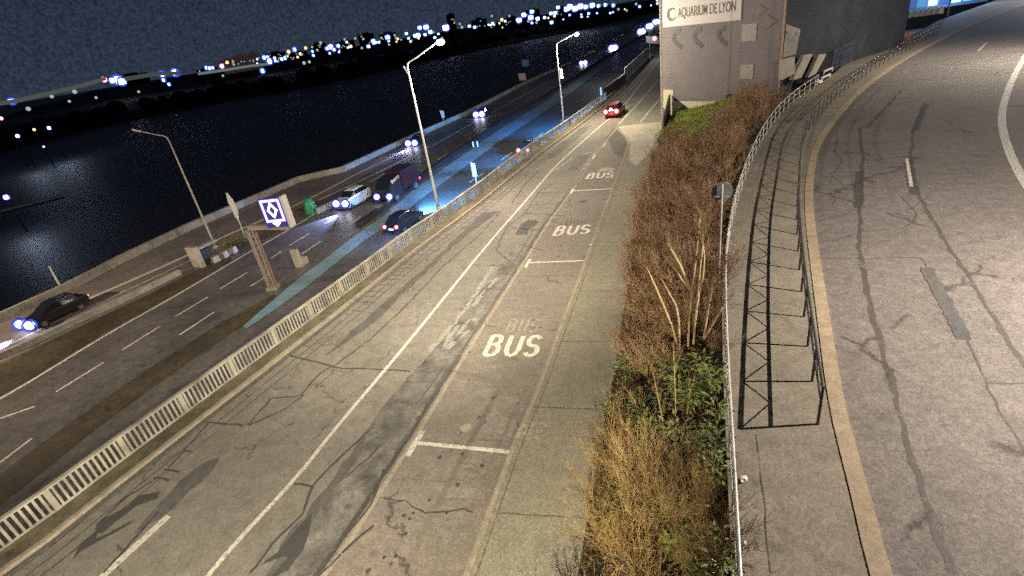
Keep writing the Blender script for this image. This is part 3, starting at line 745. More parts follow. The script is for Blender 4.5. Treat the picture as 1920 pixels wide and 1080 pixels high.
obj('crown', bm, mt['twigor'], e)
# stems of the lower bush (long pale canes)
for k, (u0, v0, u1, v1) in enumerate([(1262, 905, 1225, 700), (1270, 900, 1262, 640), (1245, 860, 1180, 735), (1290, 900, 1295, 730), (1240, 900, 1150, 770)]):
    b0 = P(u0, v0, .9 + .02 * k); e = empty('cane', b0, ['long pale cane leaning left over the leafy plants', 'tallest upright cane rising below the multi-stem tree', 'thin cane bending left towards the pavement edge', 'upright cane nearest the pale handrail', 'lowest cane arching out over the pavement'][k], 'plant')
    bm = B(); q1 = at_dist(u1, v1, math.hypot(b0.x, b0.y) + .7)
    mid = b0.lerp(q1, .5) + Vector((random.uniform(-.1, .1), .1, .1))
    pts = smooth([b0, mid, q1], 2); tube(bm, pts, [.022 * (1 - .75 * i / (len(pts) - 1)) for i in range(len(pts))], 5); obj('stem', bm, mt['bark'], e)
    bm = B()
    for _ in range(9): grow(bm, mid.lerp(q1, random.random()), (q1 - b0).normalized() + Vector((random.uniform(-.6, .6), random.uniform(-.6, .6), .1)), .6, .008, 1, 4)
    obj('twigs', bm, mt['twigor'], e)
# leafy evergreen plants
def leafy_mesh(m, n=70, h=.9):
    b_ = B()
    for _ in range(n):
        a = random.uniform(0, 6.28); z = random.uniform(.1, h); rr_ = random.uniform(0, .35)
        p = Vector((math.cos(a) * rr_, math.sin(a) * rr_, z)); L = random.uniform(.16, .32); d = Vector((math.cos(a), math.sin(a), random.uniform(-.4, .7))).normalized()
        s_ = d.cross(Vector((0, 0, 1))).normalized() * L * .17
        b_.faces.new([b_.verts.new(p), b_.verts.new(p + d * L * .4 + s_), b_.verts.new(p + d * L - Vector((0, 0, .03))), b_.verts.new(p + d * L * .4 - s_)])
    for _ in range(5): tube(b_, [Vector((0, 0, -.15)), Vector((random.uniform(-.25, .25), random.uniform(-.25, .25), h))], [.01, .004], 4)
    me = bpy.data.meshes.new('leafy_plant'); b_.to_mesh(me); b_.free(); me.materials.append(m); return me
LV = [leafy_mesh(mt['leaf']), leafy_mesh(mt['leafd'], 90), leafy_mesh(mt['leaf'], 60, .6)]
for i in range(52):
    s = random.uniform(.2, .33) if i < 34 else random.uniform(.0, .2); tt = random.uniform(.12, .97)
    p = emb(s, tt); c = bpy.data.objects.new('leafy_plant', LV[i % 3]); C.objects.link(c); c.location = p; c.rotation_euler = (0, 0, random.uniform(0, 6)); k = random.uniform(.55, 1.0); c.scale = (k, k, k)
    tag(c, 'small evergreen plant with long green leaves low on the embankment', 'plant', 'evergreen plants growing under the bare shrubs')
for i in range(14):
    p = P(random.uniform(1228, 1300), random.uniform(255, 275), .6 + .3 * random.random()); c = bpy.data.objects.new('leafy_plant', LV[1]); C.objects.link(c); c.location = p; c.rotation_euler = (0, 0, random.uniform(0, 6))
    tag(c, 'dark green ivy clump at the foot of the grassy mound', 'plant', 'ivy clumps at the corner by the white pole')

# ------------------------------------------------------------------ handrail on the embankment
HRs = resample(smooth(HR, 2), 1.55)
hr = empty('handrail', (HRs[0].x, HRs[0].y, ZR + .1), 'long galvanised handrail curving along the top of the embankment', 'handrail')
bm = B(); tube(bm, HRs, .032, 8); obj('top_rail', bm, mt['galv'], hr, smooth=True)
for dz in (-.36, -.7):
    bm = B(); tube(bm, [p + Vector((0, 0, dz)) for p in HRs], .018, 6); obj('mid_rail', bm, mt['galv'], hr, smooth=True)
for p in HRs:
    bm = B(); tube(bm, [(p.x, p.y, ZR + .08), (p.x, p.y, p.z)], .024, 6); obj('post', bm, mt['galv'], hr)
# ------------------------------------------------------------------ dark pedestrian railing on the ramp
FT = [(1533, 795), (1520, 697), (1510, 619), (1503, 556), (1498, 503), (1495, 459), (1493, 422), (1494, 386), (1496, 350), (1498, 307), (1505, 262), (1530, 225), (1570, 183), (1630, 135), (1700, 95), (1755, 66)]
ft = resample(smooth(px(FT, ZR + .11), 2), 1.5)
pr = empty('pedestrian_railing', ft[0], 'dark steel railing with cross bracing standing beside the tan ramp kerb', 'railing')
Hh = .98
bm = B(); tube(bm, [p + Vector((0, 0, Hh)) for p in ft], .03, 8); obj('top_rail', bm, mt['darkrail'], pr)
bm = B(); tube(bm, [p + Vector((0, 0, .62)) for p in ft], .026, 8); obj('mid_rail', bm, mt['darkrail'], pr)
for p in ft:
    bm = B(); tube(bm, [p, p + Vector((0, 0, Hh))], .031, 6); obj('post', bm, mt['darkrail'], pr)
for a, c in zip(ft, ft[1:]):
    bm = B(); m_ = a.lerp(c, .5)
    tube(bm, [a + Vector((0, 0, Hh)), m_ + Vector((0, 0, .62)), c + Vector((0, 0, Hh))], .013, 5); obj('brace', bm, mt['darkrail'], pr)

# ------------------------------------------------------------------ beige balustrade
posts = resample(RAILF, 2.4)
bl = empty('balustrade', posts[0], 'long beige metal balustrade with vertical bars above the motorway', 'balustrade')
bm = B()
for a, c in zip(posts, posts[1:]): bar(bm, a + Vector((0, 0, .97)), c + Vector((0, 0, .97)), .17, .07)
obj('top_rail', bm, mt['rail'], bl)
bm = B()
for a, c in zip(posts, posts[1:]): bar(bm, a + Vector((0, 0, .13)), c + Vector((0, 0, .13)), .07, .06)
obj('bottom_rail', bm, mt['rail'], bl)
for a, c in zip(posts, posts[1:]):
    bm = B(); n_ = 13; d = (c - a); rz = math.atan2(d.y, d.x)
    for k in range(1, n_):
        p = a.lerp(c, k / n_); box(bm, (p.x, p.y, .55), (.075, .03, .8), rz)
    obj('baluster_panel', bm, mt['rail'], bl)
for i, p in enumerate(posts):
    d = nrm(posts, i); bm = B(); box(bm, (p.x, p.y, .47), (.17, .1, .93), math.atan2(-d.x, d.y)); obj('post', bm, mt['rail'], bl)

# ------------------------------------------------------------------ street lamps
def street_lamp(foot, top, headpt, headend, label, lit, pole_m, rad=.09, zb=0.0):
    """foot: ground point; top: pixel where the pole bends; headpt/headend: pixels along the arm"""
    Dd = math.hypot(foot.x, foot.y)
    def v(u, w_): # vertical plane through foot facing the camera
        return at_dist(u, w_, Dd)
    ht = v(*top).z
    e_ = empty('street_lamp', foot, label, 'street lamp')
    b_ = B(); T = Vector((foot.x, foot.y, ht))
    tube(b_, [foot, foot + Vector((0, 0, 1.2)), foot.lerp(T, .5), T], [rad * 1.25, rad, rad * .8, rad * .6], 10)
    obj('pole', b_, pole_m, e_, smooth=True)
    p1 = v(*headpt); p2 = v(*headend)
    b_ = B(); pts = smooth([T, T.lerp(p1, .12) + Vector((0, 0, (p1 - T).z * .35 + .12)), p1, p2], 2)
    tube(b_, pts, [rad * .6 - .02 * i / len(pts) for i in range(len(pts))], 8)
    obj('arm', b_, pole_m, e_, smooth=True)
    d = (p2 - p1).normalized(); b_ = B()
    bar(b_, p2 - d * .1, p2 + d * .55, .28, .13); hd = obj('lamp_head', b_, mt['lampp'], e_)
    if lit:
        b_ = B(); ball(b_, p2 + d * .28 - Vector((0, 0, .14)), .3 if lit == 1 else .26, 12, 8, .6); obj('bulb', b_, E_LAMP if lit == 1 else E_LAMPW, e_)
    b_ = B(); tube(b_, [foot + Vector((0, 0, .0)), foot + Vector((0, 0, .3))], rad * 1.9, 10); obj('base', b_, mt['lampp'], e_)
    return e_, p2 + d * .28 - Vector((0, 0, .35))
fA = P(405, 465, ZH); fM = P(823, 395, .1) ; fC = P(1058, 240, .1)
eA, _ = street_lamp(fA, (318, 264), (295, 253), (262, 246), 'unlit street lamp with bent arm standing by the river parapet', 0, plain('rusty_lamp_pole', (.3, .26, .23), .6), .1)
eM, hM = street_lamp(fM, (765, 128), (775, 112), (818, 80), 'tall pale street lamp with glowing pink-white head beside the balustrade', 1, mt['lampp'], .1)
eC, hC = street_lamp(fC, (1044, 92), (1046, 80), (1076, 64), 'smaller distant street lamp with lit head farther along the balustrade', 2, mt['lampp'], .09)
point('road_light', hM, 9500, (1, .82, .64), .15)
point('road_light', hC, 9000, WARM, .15)
b_ = B(); q = at_dist(757, 124, math.hypot(fM.x, fM.y)); tube(b_, [q, at_dist(765, 138, math.hypot(fM.x, fM.y))], .06, 6); obj('sensor', b_, mt['lampp'], eM)
b_ = B(); q = at_dist(1052, 138, math.hypot(fC.x, fC.y)); box(b_, q, (.3, .25, .9), .4); obj('control_box', b_, mt['galv'], eC)
b_ = B(); ball(b_, at_dist(1054, 145, math.hypot(fC.x, fC.y) - .3), .12); obj('side_light', b_, E_LAMPW, eC)
point('street_light_far', P(1195, 130, 0) + Vector((0, 12, 9)), 2500, (1, .9, .75), .3)

# ------------------------------------------------------------------ building
f0 = P(1243, 214, 0); fd = Vector((.4873, -.8732, 0))
az = ray(1464, 139)
# intersect the right corner ray with the facade line
det = fd.x * (-az.y) - (-az.x) * fd.y
Lf = ((-f0.x) * (-az.y) - (-az.x) * (-f0.y)) / det
f1 = f0 + fd * Lf
fn_ = Vector((-.8732, -.4873, 0))    # outward
def fac(u, v, o_=0.0):
    """pixel -> point on the facade plane (offset outward o_)"""
    d = ray(u, v); c0 = f0 + fn_ * o_; k = (c0 - Vector((0, 0, CAMH))).dot(fn_) / d.dot(fn_)
    return Vector((0, 0, CAMH)) + d * k
bd = empty('aquarium_building', f0, 'large grey windowless building with white aquarium banner and dark chevrons', 'building')
TOP = 22
SIDEM = ground('dark_side_cladding', (.022, .025, .034), (.035, .038, .05), stain=.3, mid=.5, speck=.4)
dr = ray(1697, 60); det2 = fn_.x * (-dr.y) + dr.x * fn_.y     # length of the side wall so that it ends at the dark edge seen beyond the railing
BLEN = -((-f1.x) * (-dr.y) - (-dr.x) * (-f1.y)) / (fn_.x * (-dr.y) - (-dr.x) * fn_.y)
print('BLEN', BLEN, 'Lf', Lf)
bm = B()
q = [f0, f1, f1 - fn_ * BLEN, f0 - fn_ * BLEN]
vs = [bm.verts.new((p.x, p.y, -.1)) for p in q] + [bm.verts.new((p.x, p.y, TOP)) for p in q]
for a in ((0, 1, 5, 4), (2, 3, 7, 6), (3, 0, 4, 7), (4, 5, 6, 7)): bm.faces.new([vs[i] for i in a])
obj('wall', fixn(bm), mt['facade'], bd)
bm = B(); a_ = f1 - fn_ * .02; vs = [bm.verts.new(p) for p in ((a_.x, a_.y, -.1), (f1.x - fn_.x * BLEN, f1.y - fn_.y * BLEN, -.1), (f1.x - fn_.x * BLEN, f1.y - fn_.y * BLEN, TOP), (a_.x, a_.y, TOP))]; bm.faces.new(vs)
obj('side_wall', fixn(bm), SIDEM, bd)
def side(u, v, o_=.05):
    d = ray(u, v); c0 = f1 + fd * o_; k = (c0 - Vector((0, 0, CAMH))).dot(fd) / d.dot(fd); return Vector((0, 0, CAMH)) + d * k
bm = B(); bm.faces.new([bm.verts.new(side(u, v)) for u, v in ((1474, 45), (1501, 55), (1492, 102), (1468, 108))]); obj('pale_panel', fixn(bm), mt['wallc'], bd)
def panel(name, pxs, m, o_=.04, th=.04):
    b_ = B(); a = [fac(u, v, o_) for u, v in pxs]; c = [p - fn_ * th for p in a]
    va = [b_.verts.new(p) for p in a]; vb = [b_.verts.new(p) for p in c]; b_.faces.new(va); n_ = len(a)
    for i in range(n_): b_.faces.new((va[i], vb[i], vb[(i + 1) % n_], va[(i + 1) % n_]))
    return obj(name, fixn(b_), m, bd)
def rect(u0, v0, u1, v1):
    """axis aligned rectangle in the facade plane from two pixel corners"""
    a = fac(u0, v0); c = fac(u1, v1)
    return a, c
def prect(name, u0, v0, u1, v1, m, o_=.04):
    a, c = rect(u0, v0, u1, v1)
    b_ = B(); z1, z0 = a.z, c.z; L_ = (c - a).dot(fd); ctr = (a + fd * (L_ / 2)); ctr.z = (z0 + z1) / 2; ctr += fn_ * o_ / 2
    box(b_, ctr, (abs(L_), o_, z1 - z0), math.atan2(fd.y, fd.x)); return obj(name, fixn(b_), m, bd)
prect('banner', 1243, -8, 1390, 37, mt['banner'], .08)
for (a, b2, c, d) in [(1391, 46, 1418, 76), (1388, 121, 1412, 148), (1244, 168, 1263, 192)]: prect('hatch_panel', a, b2, c, d, plain('hatch_grey', (.22, .205, .2), .6) if a > 1300 else mt['facadepale'], .05)
panel('pale_base', [(1240, 190), (1342, 190), (1345, 200), (1300, 207), (1258, 216), (1241, 199)], mt['facadepale'], .06)
for cu, cv in [(1262, 75), (1301, 73), (1347, 70)]:
    bm = B()
    pts = [fac(cu + 14, cv - 19, .03), fac(cu + 2, cv - 11, .03), fac(cu, cv - 2, .03), fac(cu + 6, cv + 6, .03), fac(cu + 16, cv + 14, .03)]
    for a, c in zip(pts, pts[1:]):
        d = (c - a).normalized(); s_ = d.cross(fn_).normalized() * .21
        bm.faces.new([bm.verts.new(a - s_), bm.verts.new(a + s_), bm.verts.new(c + s_), bm.verts.new(c - s_)])
    obj('chevron', fixn(bm), mt['letter'], bd)
for cu, cv, s in [(1440, 42, 1), (1464, 62, .9), (1425, 20, .8)]:
    panel('diamond_relief', [(cu - 22 * s, cv), (cu - 2 * s, cv - 15 * s), (cu + 16 * s, cv - 2 * s), (cu - 4 * s, cv + 14 * s)], plain('relief_grey', (.12, .11, .105), .7), .05 + .01 * s)
panel('doorway', [(1360, 178), (1372, 176), (1374, 196), (1362, 198)], mt['black'], .07)
# banner lettering
fc = bpy.data.curves.new('txt', 'FONT'); fc.body = 'AQUARIUM DE LYON'; fc.size = 1; fc.offset = .008
to = bpy.data.objects.new('txt', fc); C.objects.link(to); bpy.context.view_layer.update()
tm = bpy.data.meshes.new_from_object(to.evaluated_get(bpy.context.evaluated_depsgraph_get())); bpy.data.objects.remove(to)
a0 = fac(1271, 33, .1); a1 = fac(1379, 22, .1); w0 = max(v.co.x for v in tm.vertices); h0 = max(v.co.y for v in tm.vertices)
L_ = (a1 - a0).dot(fd); Hl = fac(1271, 15, .1).z - a0.z
for v in tm.vertices:
    p = a0 + fd * (v.co.x / w0 * L_) + Vector((0, 0, v.co.y / h0 * Hl)); v.co = p
tm.materials.append(mt['letter']); o = bpy.data.objects.new('banner_lettering', tm); C.objects.link(o); o.parent = bd; o.matrix_parent_inverse = Matrix.Translation(-Vector(bd['_w']))
bm = B(); lc = fac(1259, 27, .1)
for k in range(22):
    a = R(40 + k * 13.5); b2 = R(40 + (k + 1) * 13.5); r1, r2 = .62, .62; w1 = .05 + .28 * math.sin(math.pi * k / 22) ; w2 = .05 + .28 * math.sin(math.pi * (k + 1) / 22)
    f_ = lambda an, rr_: lc + fd * rr_ * math.cos(an) + Vector((0, 0, rr_ * math.sin(an)))
    bm.faces.new([bm.verts.new(f_(a, r1)), bm.verts.new(f_(b2, r2)), bm.verts.new(f_(b2, r2 - w2)), bm.verts.new(f_(a, r1 - w1))])
obj('banner_logo', bm, mt['letter'], bd)
# corner drain post on the right
bm = B(); tube(bm, [f1 + fn_ * .15 + Vector((0, 0, 0)), f1 + fn_ * .15 + Vector((0, 0, TOP))], .09, 8); obj('corner_pipe', bm, plain('pinkish_pipe', (.3, .2, .18), .6), bd)
# white pole in front of the left corner
pf = P(1242, 264, 0); pd = math.hypot(pf.x, pf.y); zt = 20
o = B(); tube(o, [pf, (pf.x, pf.y, zt)], [.1, .08], 10); o = obj('white_mast', o, plain('white_mast_paint', (.6, .56, .5), .5), smooth=True); tag(o, 'tall slim white mast in front of the grey building corner', 'mast')
bm = B(); wall(bm, [P(1246, 262, 0), P(1256, 216, 0)], .15, 2.2); o = obj('dark_screen_wall', fixn(bm), mt['black']); tag(o, 'dark narrow wall between the white mast and the grass mound', 'wall')
# footbridge / stair to the building
sb = empty('footbridge', P(1515, 148, ZR), 'short pale footbridge leading from the ramp pavement to the grey building', 'footbridge')
a, c = P(1520, 150, ZR), P(1532, 104, ZR)
bm = B(); bar(bm, a + Vector((0, 0, -.1)), c + Vector((0, 0, -.1)), 2.4, .25); obj('deck', bm, mt['black'], sb)
n_ = (c - a).normalized().cross(Vector((0, 0, 1)))
for k, (p4) in enumerate([[(1468, 112), (1490, 106), (1491, 138), (1466, 150)], [(1508, 103), (1524, 101), (1503, 146), (1486, 150)], [(1536, 102), (1550, 101), (1530, 138), (1515, 146)]]):
    bm = B(); vf = [bm.verts.new(side(u, v, .75)) for u, v in p4]; vb = [bm.verts.new(v_.co - fd * .35) for v_ in vf]; bm.faces.new(vf); bm.faces.new(vb[::-1])
    for q_ in range(4): bm.faces.new((vf[q_], vb[q_], vb[(q_ + 1) % 4], vf[(q_ + 1) % 4]))
    obj('side_wall', fixn(bm), mt['conc'], sb)
for k, (u, v) in enumerate([(1551, 120), (1553, 131), (1549, 143)]):
    bm = B(); a = P(u - 8, v + 3, ZR + .4); c = P(u + 8, v - 4, ZR + .4); bar(bm, a, c, .1, .14)
    bar(bm, a - Vector((0, 0, .3)), a, .07, .07); bar(bm, c - Vector((0, 0, .3)), c, .07, .07)
    o = obj('low_barrier', bm, plain('white_barrier', (.6, .6, .52), .5)); tag(o, ['upper of three low white barriers beside the footbridge', 'middle of three low white barriers beside the footbridge', 'lowest of three white barriers beside the footbridge'][k], 'barrier')
fpts = resample(px([(1558, 134), (1600, 114), (1650, 92), (1692, 73)], ZR + .1), 2.2)
fe = empty('mesh_fence', fpts[0], 'dark blue-grey panel fence in front of the dark side of the building', 'fence')
for a, c in zip(fpts, fpts[1:]):
    bm = B(); d = (c - a)
    for k in range(9): p = a.lerp(c, k / 9); tube(bm, [p, p + Vector((0, 0, 1.9))], .035, 4)
    bar(bm, a + Vector((0, 0, .2)), c + Vector((0, 0, .2)), .03, .03); bar(bm, a + Vector((0, 0, 1.8)), c + Vector((0, 0, 1.8)), .03, .03)
    obj('panel', bm, plain('fence_blue', (.09, .11, .16), .5), fe)
for p in fpts:
    bm = B(); tube(bm, [p, p + Vector((0, 0, 2.1))], .05, 6); obj('post', bm, mt['darkrail'], fe)

# ------------------------------------------------------------------ round sign behind the handrail
sf = P(1346, 566, ZR - .3); Ds = math.hypot(sf.x, sf.y)
e = empty('round_sign', sf, 'round road sign seen from behind on a thin pole beside the handrail', 'road sign')
tz = at_dist(1352, 345, Ds).z
bm = B(); tube(bm, [sf, (sf.x, sf.y, tz)], .032, 8); obj('pole', bm, mt['galv'], e)
nv = Vector((-sf.x, -sf.y, 0)).normalized(); cpt = Vector((sf.x, sf.y, at_dist(1354, 361, Ds).z)) - nv * .06
bm = B(); cpt = Vector((sf.x, sf.y, at_dist(1354, 361, Ds).z)) + nv * -.06; tube(bm, [cpt, cpt - nv * .03], .3, 28); obj('sign_plate', fixn(bm), plain('sign_back_grey', (.22, .225, .22), .5, .1), e)
bm = B(); s_ = nv.cross(Vector((0, 0, 1))); bar(bm, Vector((sf.x, sf.y, cpt.z - .12)) - s_ * .2, Vector((sf.x, sf.y, cpt.z - .12)) + s_ * .2, .04, .04); obj('bracket', bm, mt['galv'], e)
# litter
for (u, v, z, s, lb_) in [(1393, 900, ZR + .13, .09, 'crumpled white litter on the ramp pavement beside the handrail'), (1536, 156, ZR + .13, .3, 'bright white bag lying near the footbridge'), (1396, 1020, ZR + .13, .05, 'tiny pale scrap of litter near the photo bottom'),
                          (1344, 712, 2.6, .07, 'pale scrap caught in the leafy plants'), (1108, 460, .13, .07, 'small white pebble of litter on the pavement edge'), (954, 861, .02, .06, 'small orange scrap at the bay kerb by the long white bar')]:
    bm = B(); bmesh.ops.create_icosphere(bm, subdivisions=2, radius=s)
    for q in bm.verts: q.co *= random.uniform(.6, 1.2); q.co.z *= .5
    bmesh.ops.translate(bm, verts=bm.verts, vec=P(u, v, z) + Vector((0, 0, s * .4)))
    o = obj('litter', bm, plain('litter_white', (.7, .65, .58), .6)); tag(o, lb_, 'litter')

# ------------------------------------------------------------------ vehicles
GLASS = plain('car_glass', (.01, .012, .015), .08, 0, .1); TYRE = plain('tyre', (.015, .015, .015), .8); RIMM = plain('wheel_rim', (.3, .3, .32), .3, .8)
PAINT = {}
def paint(nm, col):
    if nm not in PAINT:
        PAINT[nm] = plain('car_paint_' + nm, col, .25, .3, .05); PAINT[nm].node_tree.nodes['Principled BSDF'].inputs['Coat Weight'].default_value = .6
    return PAINT[nm]
def loft(secs, m, name, parent):
    b_ = B(); rg = []
    for x, prof in secs:
        pts = [(y, z) for y, z in prof] + [(-y, z) for y, z in prof[::-1]]
        rg.append([b_.verts.new((x, y, z)) for y, z in pts])
    n_ = len(rg[0])
    for a, c in zip(rg, rg[1:]):
        for k in range(n_): b_.faces.new((a[k], a[(k + 1) % n_], c[(k + 1) % n_], c[k]))
    b_.faces.new(rg[0][::-1]); b_.faces.new(rg[-1]); fixn(b_)
    return obj(name, b_, m, parent, smooth=False)
def lightpair(parent, name, x, y, z, r, mc, mr, nx, n=14):
    for s in (-1, 1):
        b_ = B(); tube(b_, [(x - nx * .08, s * y, z), (x + nx * .01, s * y, z)], r * 1.5, n); hl = obj(name, b_, mr, parent)
        b_ = B(); bmesh.ops.create_uvsphere(b_, u_segments=16, v_segments=10, radius=r * 1.4, matrix=Matrix.Translation((x + nx * .02, s * y, z))); obj('lens', b_, mc, hl, smooth=True)
def wheels(e_, xs, r, y):
    for x in xs:
        for s in (-1, 1):
            b_ = B(); tube(b_, [(x, s * (y - .2), r), (x, s * y, r)], r, 18); wv = obj('wheel', b_, TYRE, e_)
            b_ = B(); tube(b_, [(x, s * (y - .02), r), (x, s * (y + .012), r)], r * .6, 12); obj('rim', b_, RIMM, wv)
def car(loc, heading, label, pm, hl=.2, tl=.12, head=True, suv=0.0):
    """faces local +x"""
    e_ = empty('car', loc, label, 'car', world=False, rz=heading)
    k = suv
    def lo(w_, z0, z1): return [(w_ * .9, z0), (w_, z0 + .18), (w_, z1 - .12), (w_ * .93, z1)]
    loft([(-2.15, lo(.72, .35, .85)), (-2.05, lo(.82, .28, .98 + k)), (-1.4, lo(.88, .22, 1.0 + k)), (0, lo(.9, .2, .98 + k)), (1.0, lo(.88, .22, .93 + k)), (1.8, lo(.84, .25, .78 + k)), (2.1, lo(.74, .32, .66 + k))], pm, 'body', e_)
    def cb(w0, w1, z0, z1): return [(w0, z0), (w0 * .99, z0 + .02), (w1, z1 - .04), (w1 * .95, z1)]
    loft([(-1.95, cb(.78, .7, .9 + k, 1.0 + k)), (-1.35, cb(.82, .62, .9 + k, 1.42 + k)), (-.3, cb(.83, .62, .9 + k, 1.46 + k)), (.35, cb(.83, .62, .9 + k, 1.40 + k)), (1.15, cb(.8, .72, .86 + k, .95 + k))], GLASS, 'windows', e_)
    loft([(-1.4, cb(.64, .62, 1.40 + k, 1.45 + k)), (-.3, cb(.65, .6, 1.43 + k, 1.5 + k)), (.4, cb(.64, .6, 1.38 + k, 1.43 + k))], pm, 'roof', e_)
    wheels(e_, (-1.3, 1.35), .32, .86)
    lightpair(e_, 'headlight', 2.1, .62, .62 + k * .7, hl, E_HEAD if head else RIMM, mt['black'], 1)
    lightpair(e_, 'tail_light', -2.14, .64, .78 + k, tl, E_TAILG, mt['black'], -1)
    b_ = B(); box(b_, (-2.16, 0, .55), (.03, .5, .12)); obj('number_plate', b_, RIMM, e_)
    b_ = B(); box(b_, (2.1, 0, .42), (.08, 1.3, .12)); obj('bumper', b_, mt['black'], e_)
    return e_
def hdg(u, v, du, dv, z): 
    a = P(u, v, z); c = P(u + du, v + dv, z); return math.atan2(c.y - a.y, c.x - a.x)
def headspots(e_, W, dist=14, z=.65, col=(.62, .72, 1.0), ang=60, drop=1.0):
    h = e_.rotation_euler.z; f_ = Vector((math.cos(h), math.sin(h), 0)); s_ = Vector((-f_.y, f_.x, 0)); L0 = Vector(e_.location)
    p = L0 + f_ * 2.25 + Vector((0, 0, z)); spot('headlight_beam', p, L0 + f_ * dist + Vector((0, 0, z - drop)), W, col, ang, .7, .1)
BLUE = (.25, .45, 1.0)
# oncoming traffic on the motorway (towards the lower left)
def oncoming(u, v, du, dv, label, pm, W, hl=.24, z=ZH, suv=0, ang=60):
    h = hdg(u, v, du, dv, z); p = P(u, v, z); c = p - Vector((math.cos(h), math.sin(h), 0)) * 2.1
    e_ = car((c.x, c.y, z + .005), h, label, pm, hl * 1.35, suv=suv); headspots(e_, W * 9, ang=ang, col=(.42, .48, 1.0)); return e_
DK = paint('black', (.015, .015, .018)); WH = paint('white', (.75, .75, .73)); SV = paint('silver', (.3, .31, .33)); RD = paint('red', (.25, .02, .02))
e1 = oncoming(56, 622, -88, 43, 'dark car with bright blue-white headlights at the left edge on the riverside lane', DK, 500, .26)
oncoming(643, 396, -66, 36, 'pale rounded car with round white headlights beside the green divider', WH, 900, .27, suv=.3)
oncoming(773, 276, -60, 30, 'car with twin headlights passing behind the tall lit street lamp', DK, 1600, .33)
oncoming(899, 221, -58, 29, 'dark car with close bright headlights left of the distant street lamp', DK, 1600, .38)
oncoming(1094, 122, -56, 30, 'dark car with bluish headlights just right of the distant street lamp', DK, 1600, .42)
oncoming(1150, 94, -50, 28, 'distant car with the brightest bluish headlights before the cluster', SV, 1500, .8)
oncoming(1203, 62, -50, 28, 'first car of the blazing headlight cluster beside the building', SV, 1500, 1.0)
oncoming(1218, 52, -50, 28, 'middle car of the blazing headlight cluster beside the building', DK, 1000, 1.1)
oncoming(1230, 44, -50, 28, 'farthest car of the blazing headlight cluster beside the building', DK, 1000, 1.2)
# cars driving away
h = hdg(735, 440, 64, -44, ZH); p = P(738, 440, ZH)
e4 = car((p.x + 2 * math.cos(h), p.y + 2 * math.sin(h), ZH + .01), h, 'dark car with red tail lights and lit plate on the blue-lit side lane', DK, .1, .17, head=True)
for ch in e4.children:
    if ch.name.startswith('number_plate'): ch.data.materials[0] = E_PLATE
headspots(e4, 24000, 22, .7, (.10, .48, 1.0), 80, .6)
f_ = Vector((math.cos(h), math.sin(h), 0))
h = hdg(998, 283, 60, -40, ZH); p = P(995, 285, ZH)
e_ = car((p.x, p.y, ZH + .01), h, 'car half hidden behind the balustrade with one glowing red tail light', DK, .1, .26); headspots(e_, 12000, 20, .7, (.12, .5, 1.0), 80, .6)
h = hdg(1148, 222, 40, -38, 0); p = P(1147, 222, 0)
e_ = car((p.x + 2 * math.cos(h), p.y + 2 * math.sin(h), .012), h, 'red car with two round glowing tail lights driving up the bus road', RD, .1, .26); headspots(e_, 700, 16, .7, (.85, .88, 1), 50, .8)
b_ = B(); disc(b_, (-2.2, 0, 1.05), (-1, 0, 0), .14, 12); obj('brake_light', b_, E_TAILC, e_)
l = point('tail_glow', (p.x - .5 * math.cos(h), p.y - .5 * math.sin(h), .8), 25, (1, .05, .15), .2)
l = point('tail_glow', P(742, 446, ZH) + Vector((-.1, -.8, .8)), 14, (1, .1, .25), .1)
# lorry
h = hdg(718, 386, -66, 40, ZH); p = P(718, 386, ZH); c = p - Vector((math.cos(h), math.sin(h), 0)) * 3.4
tr = empty('lorry', (c.x, c.y, ZH + .01), 'dark red lorry with pale upright front and wide white headlights', 'lorry', world=False, rz=h)
b_ = B(); box(b_, (-.6, 0, .75), (4.6, 1.0, .3)); obj('chassis', b_, mt['black'], tr)
b_ = B(); box(b_, (-1.1, 0, 1.85), (3.3, 2.1, 1.9)); obj('cargo_box', b_, paint('darkred', (.035, .008, .012)), tr)
loft([(.75, [(1.0, .6), (1.08, .8), (1.06, 2.3), (.95, 2.55)]), (2.3, [(1.0, .5), (1.08, .7), (1.04, 2.0), (.9, 2.3)]), (2.9, [(.98, .5), (1.04, .7), (1.0, 1.45), (.92, 1.6)])], DK, 'cab', tr)
loft([(2.42, [(.9, 1.5), (.92, 1.55), (.86, 2.1), (.8, 2.16)]), (2.92, [(.9, 1.46), (.92, 1.5), (.88, 1.55), (.85, 1.57)])], GLASS, 'windscreen', tr)
wheels(tr, (-1.9, 2.0), .45, 1.05)
lightpair(tr, 'headlight', 2.98, .82, .85, .3, E_HEAD, mt['black'], 1)
lightpair(tr, 'tail_light', -2.95, .9, 1.0, .12, E_TAIL, E_RIM, -1)
tr.location = Vector(tr.location); headspots(tr, 4000, z=.8, col=(.6, .6, 1.0))
spot('tail_glow', P(757, 362, ZH) + Vector((0, 0, 1.6)), P(775, 352, ZH), 60, (1, .03, .03), 100, .8)

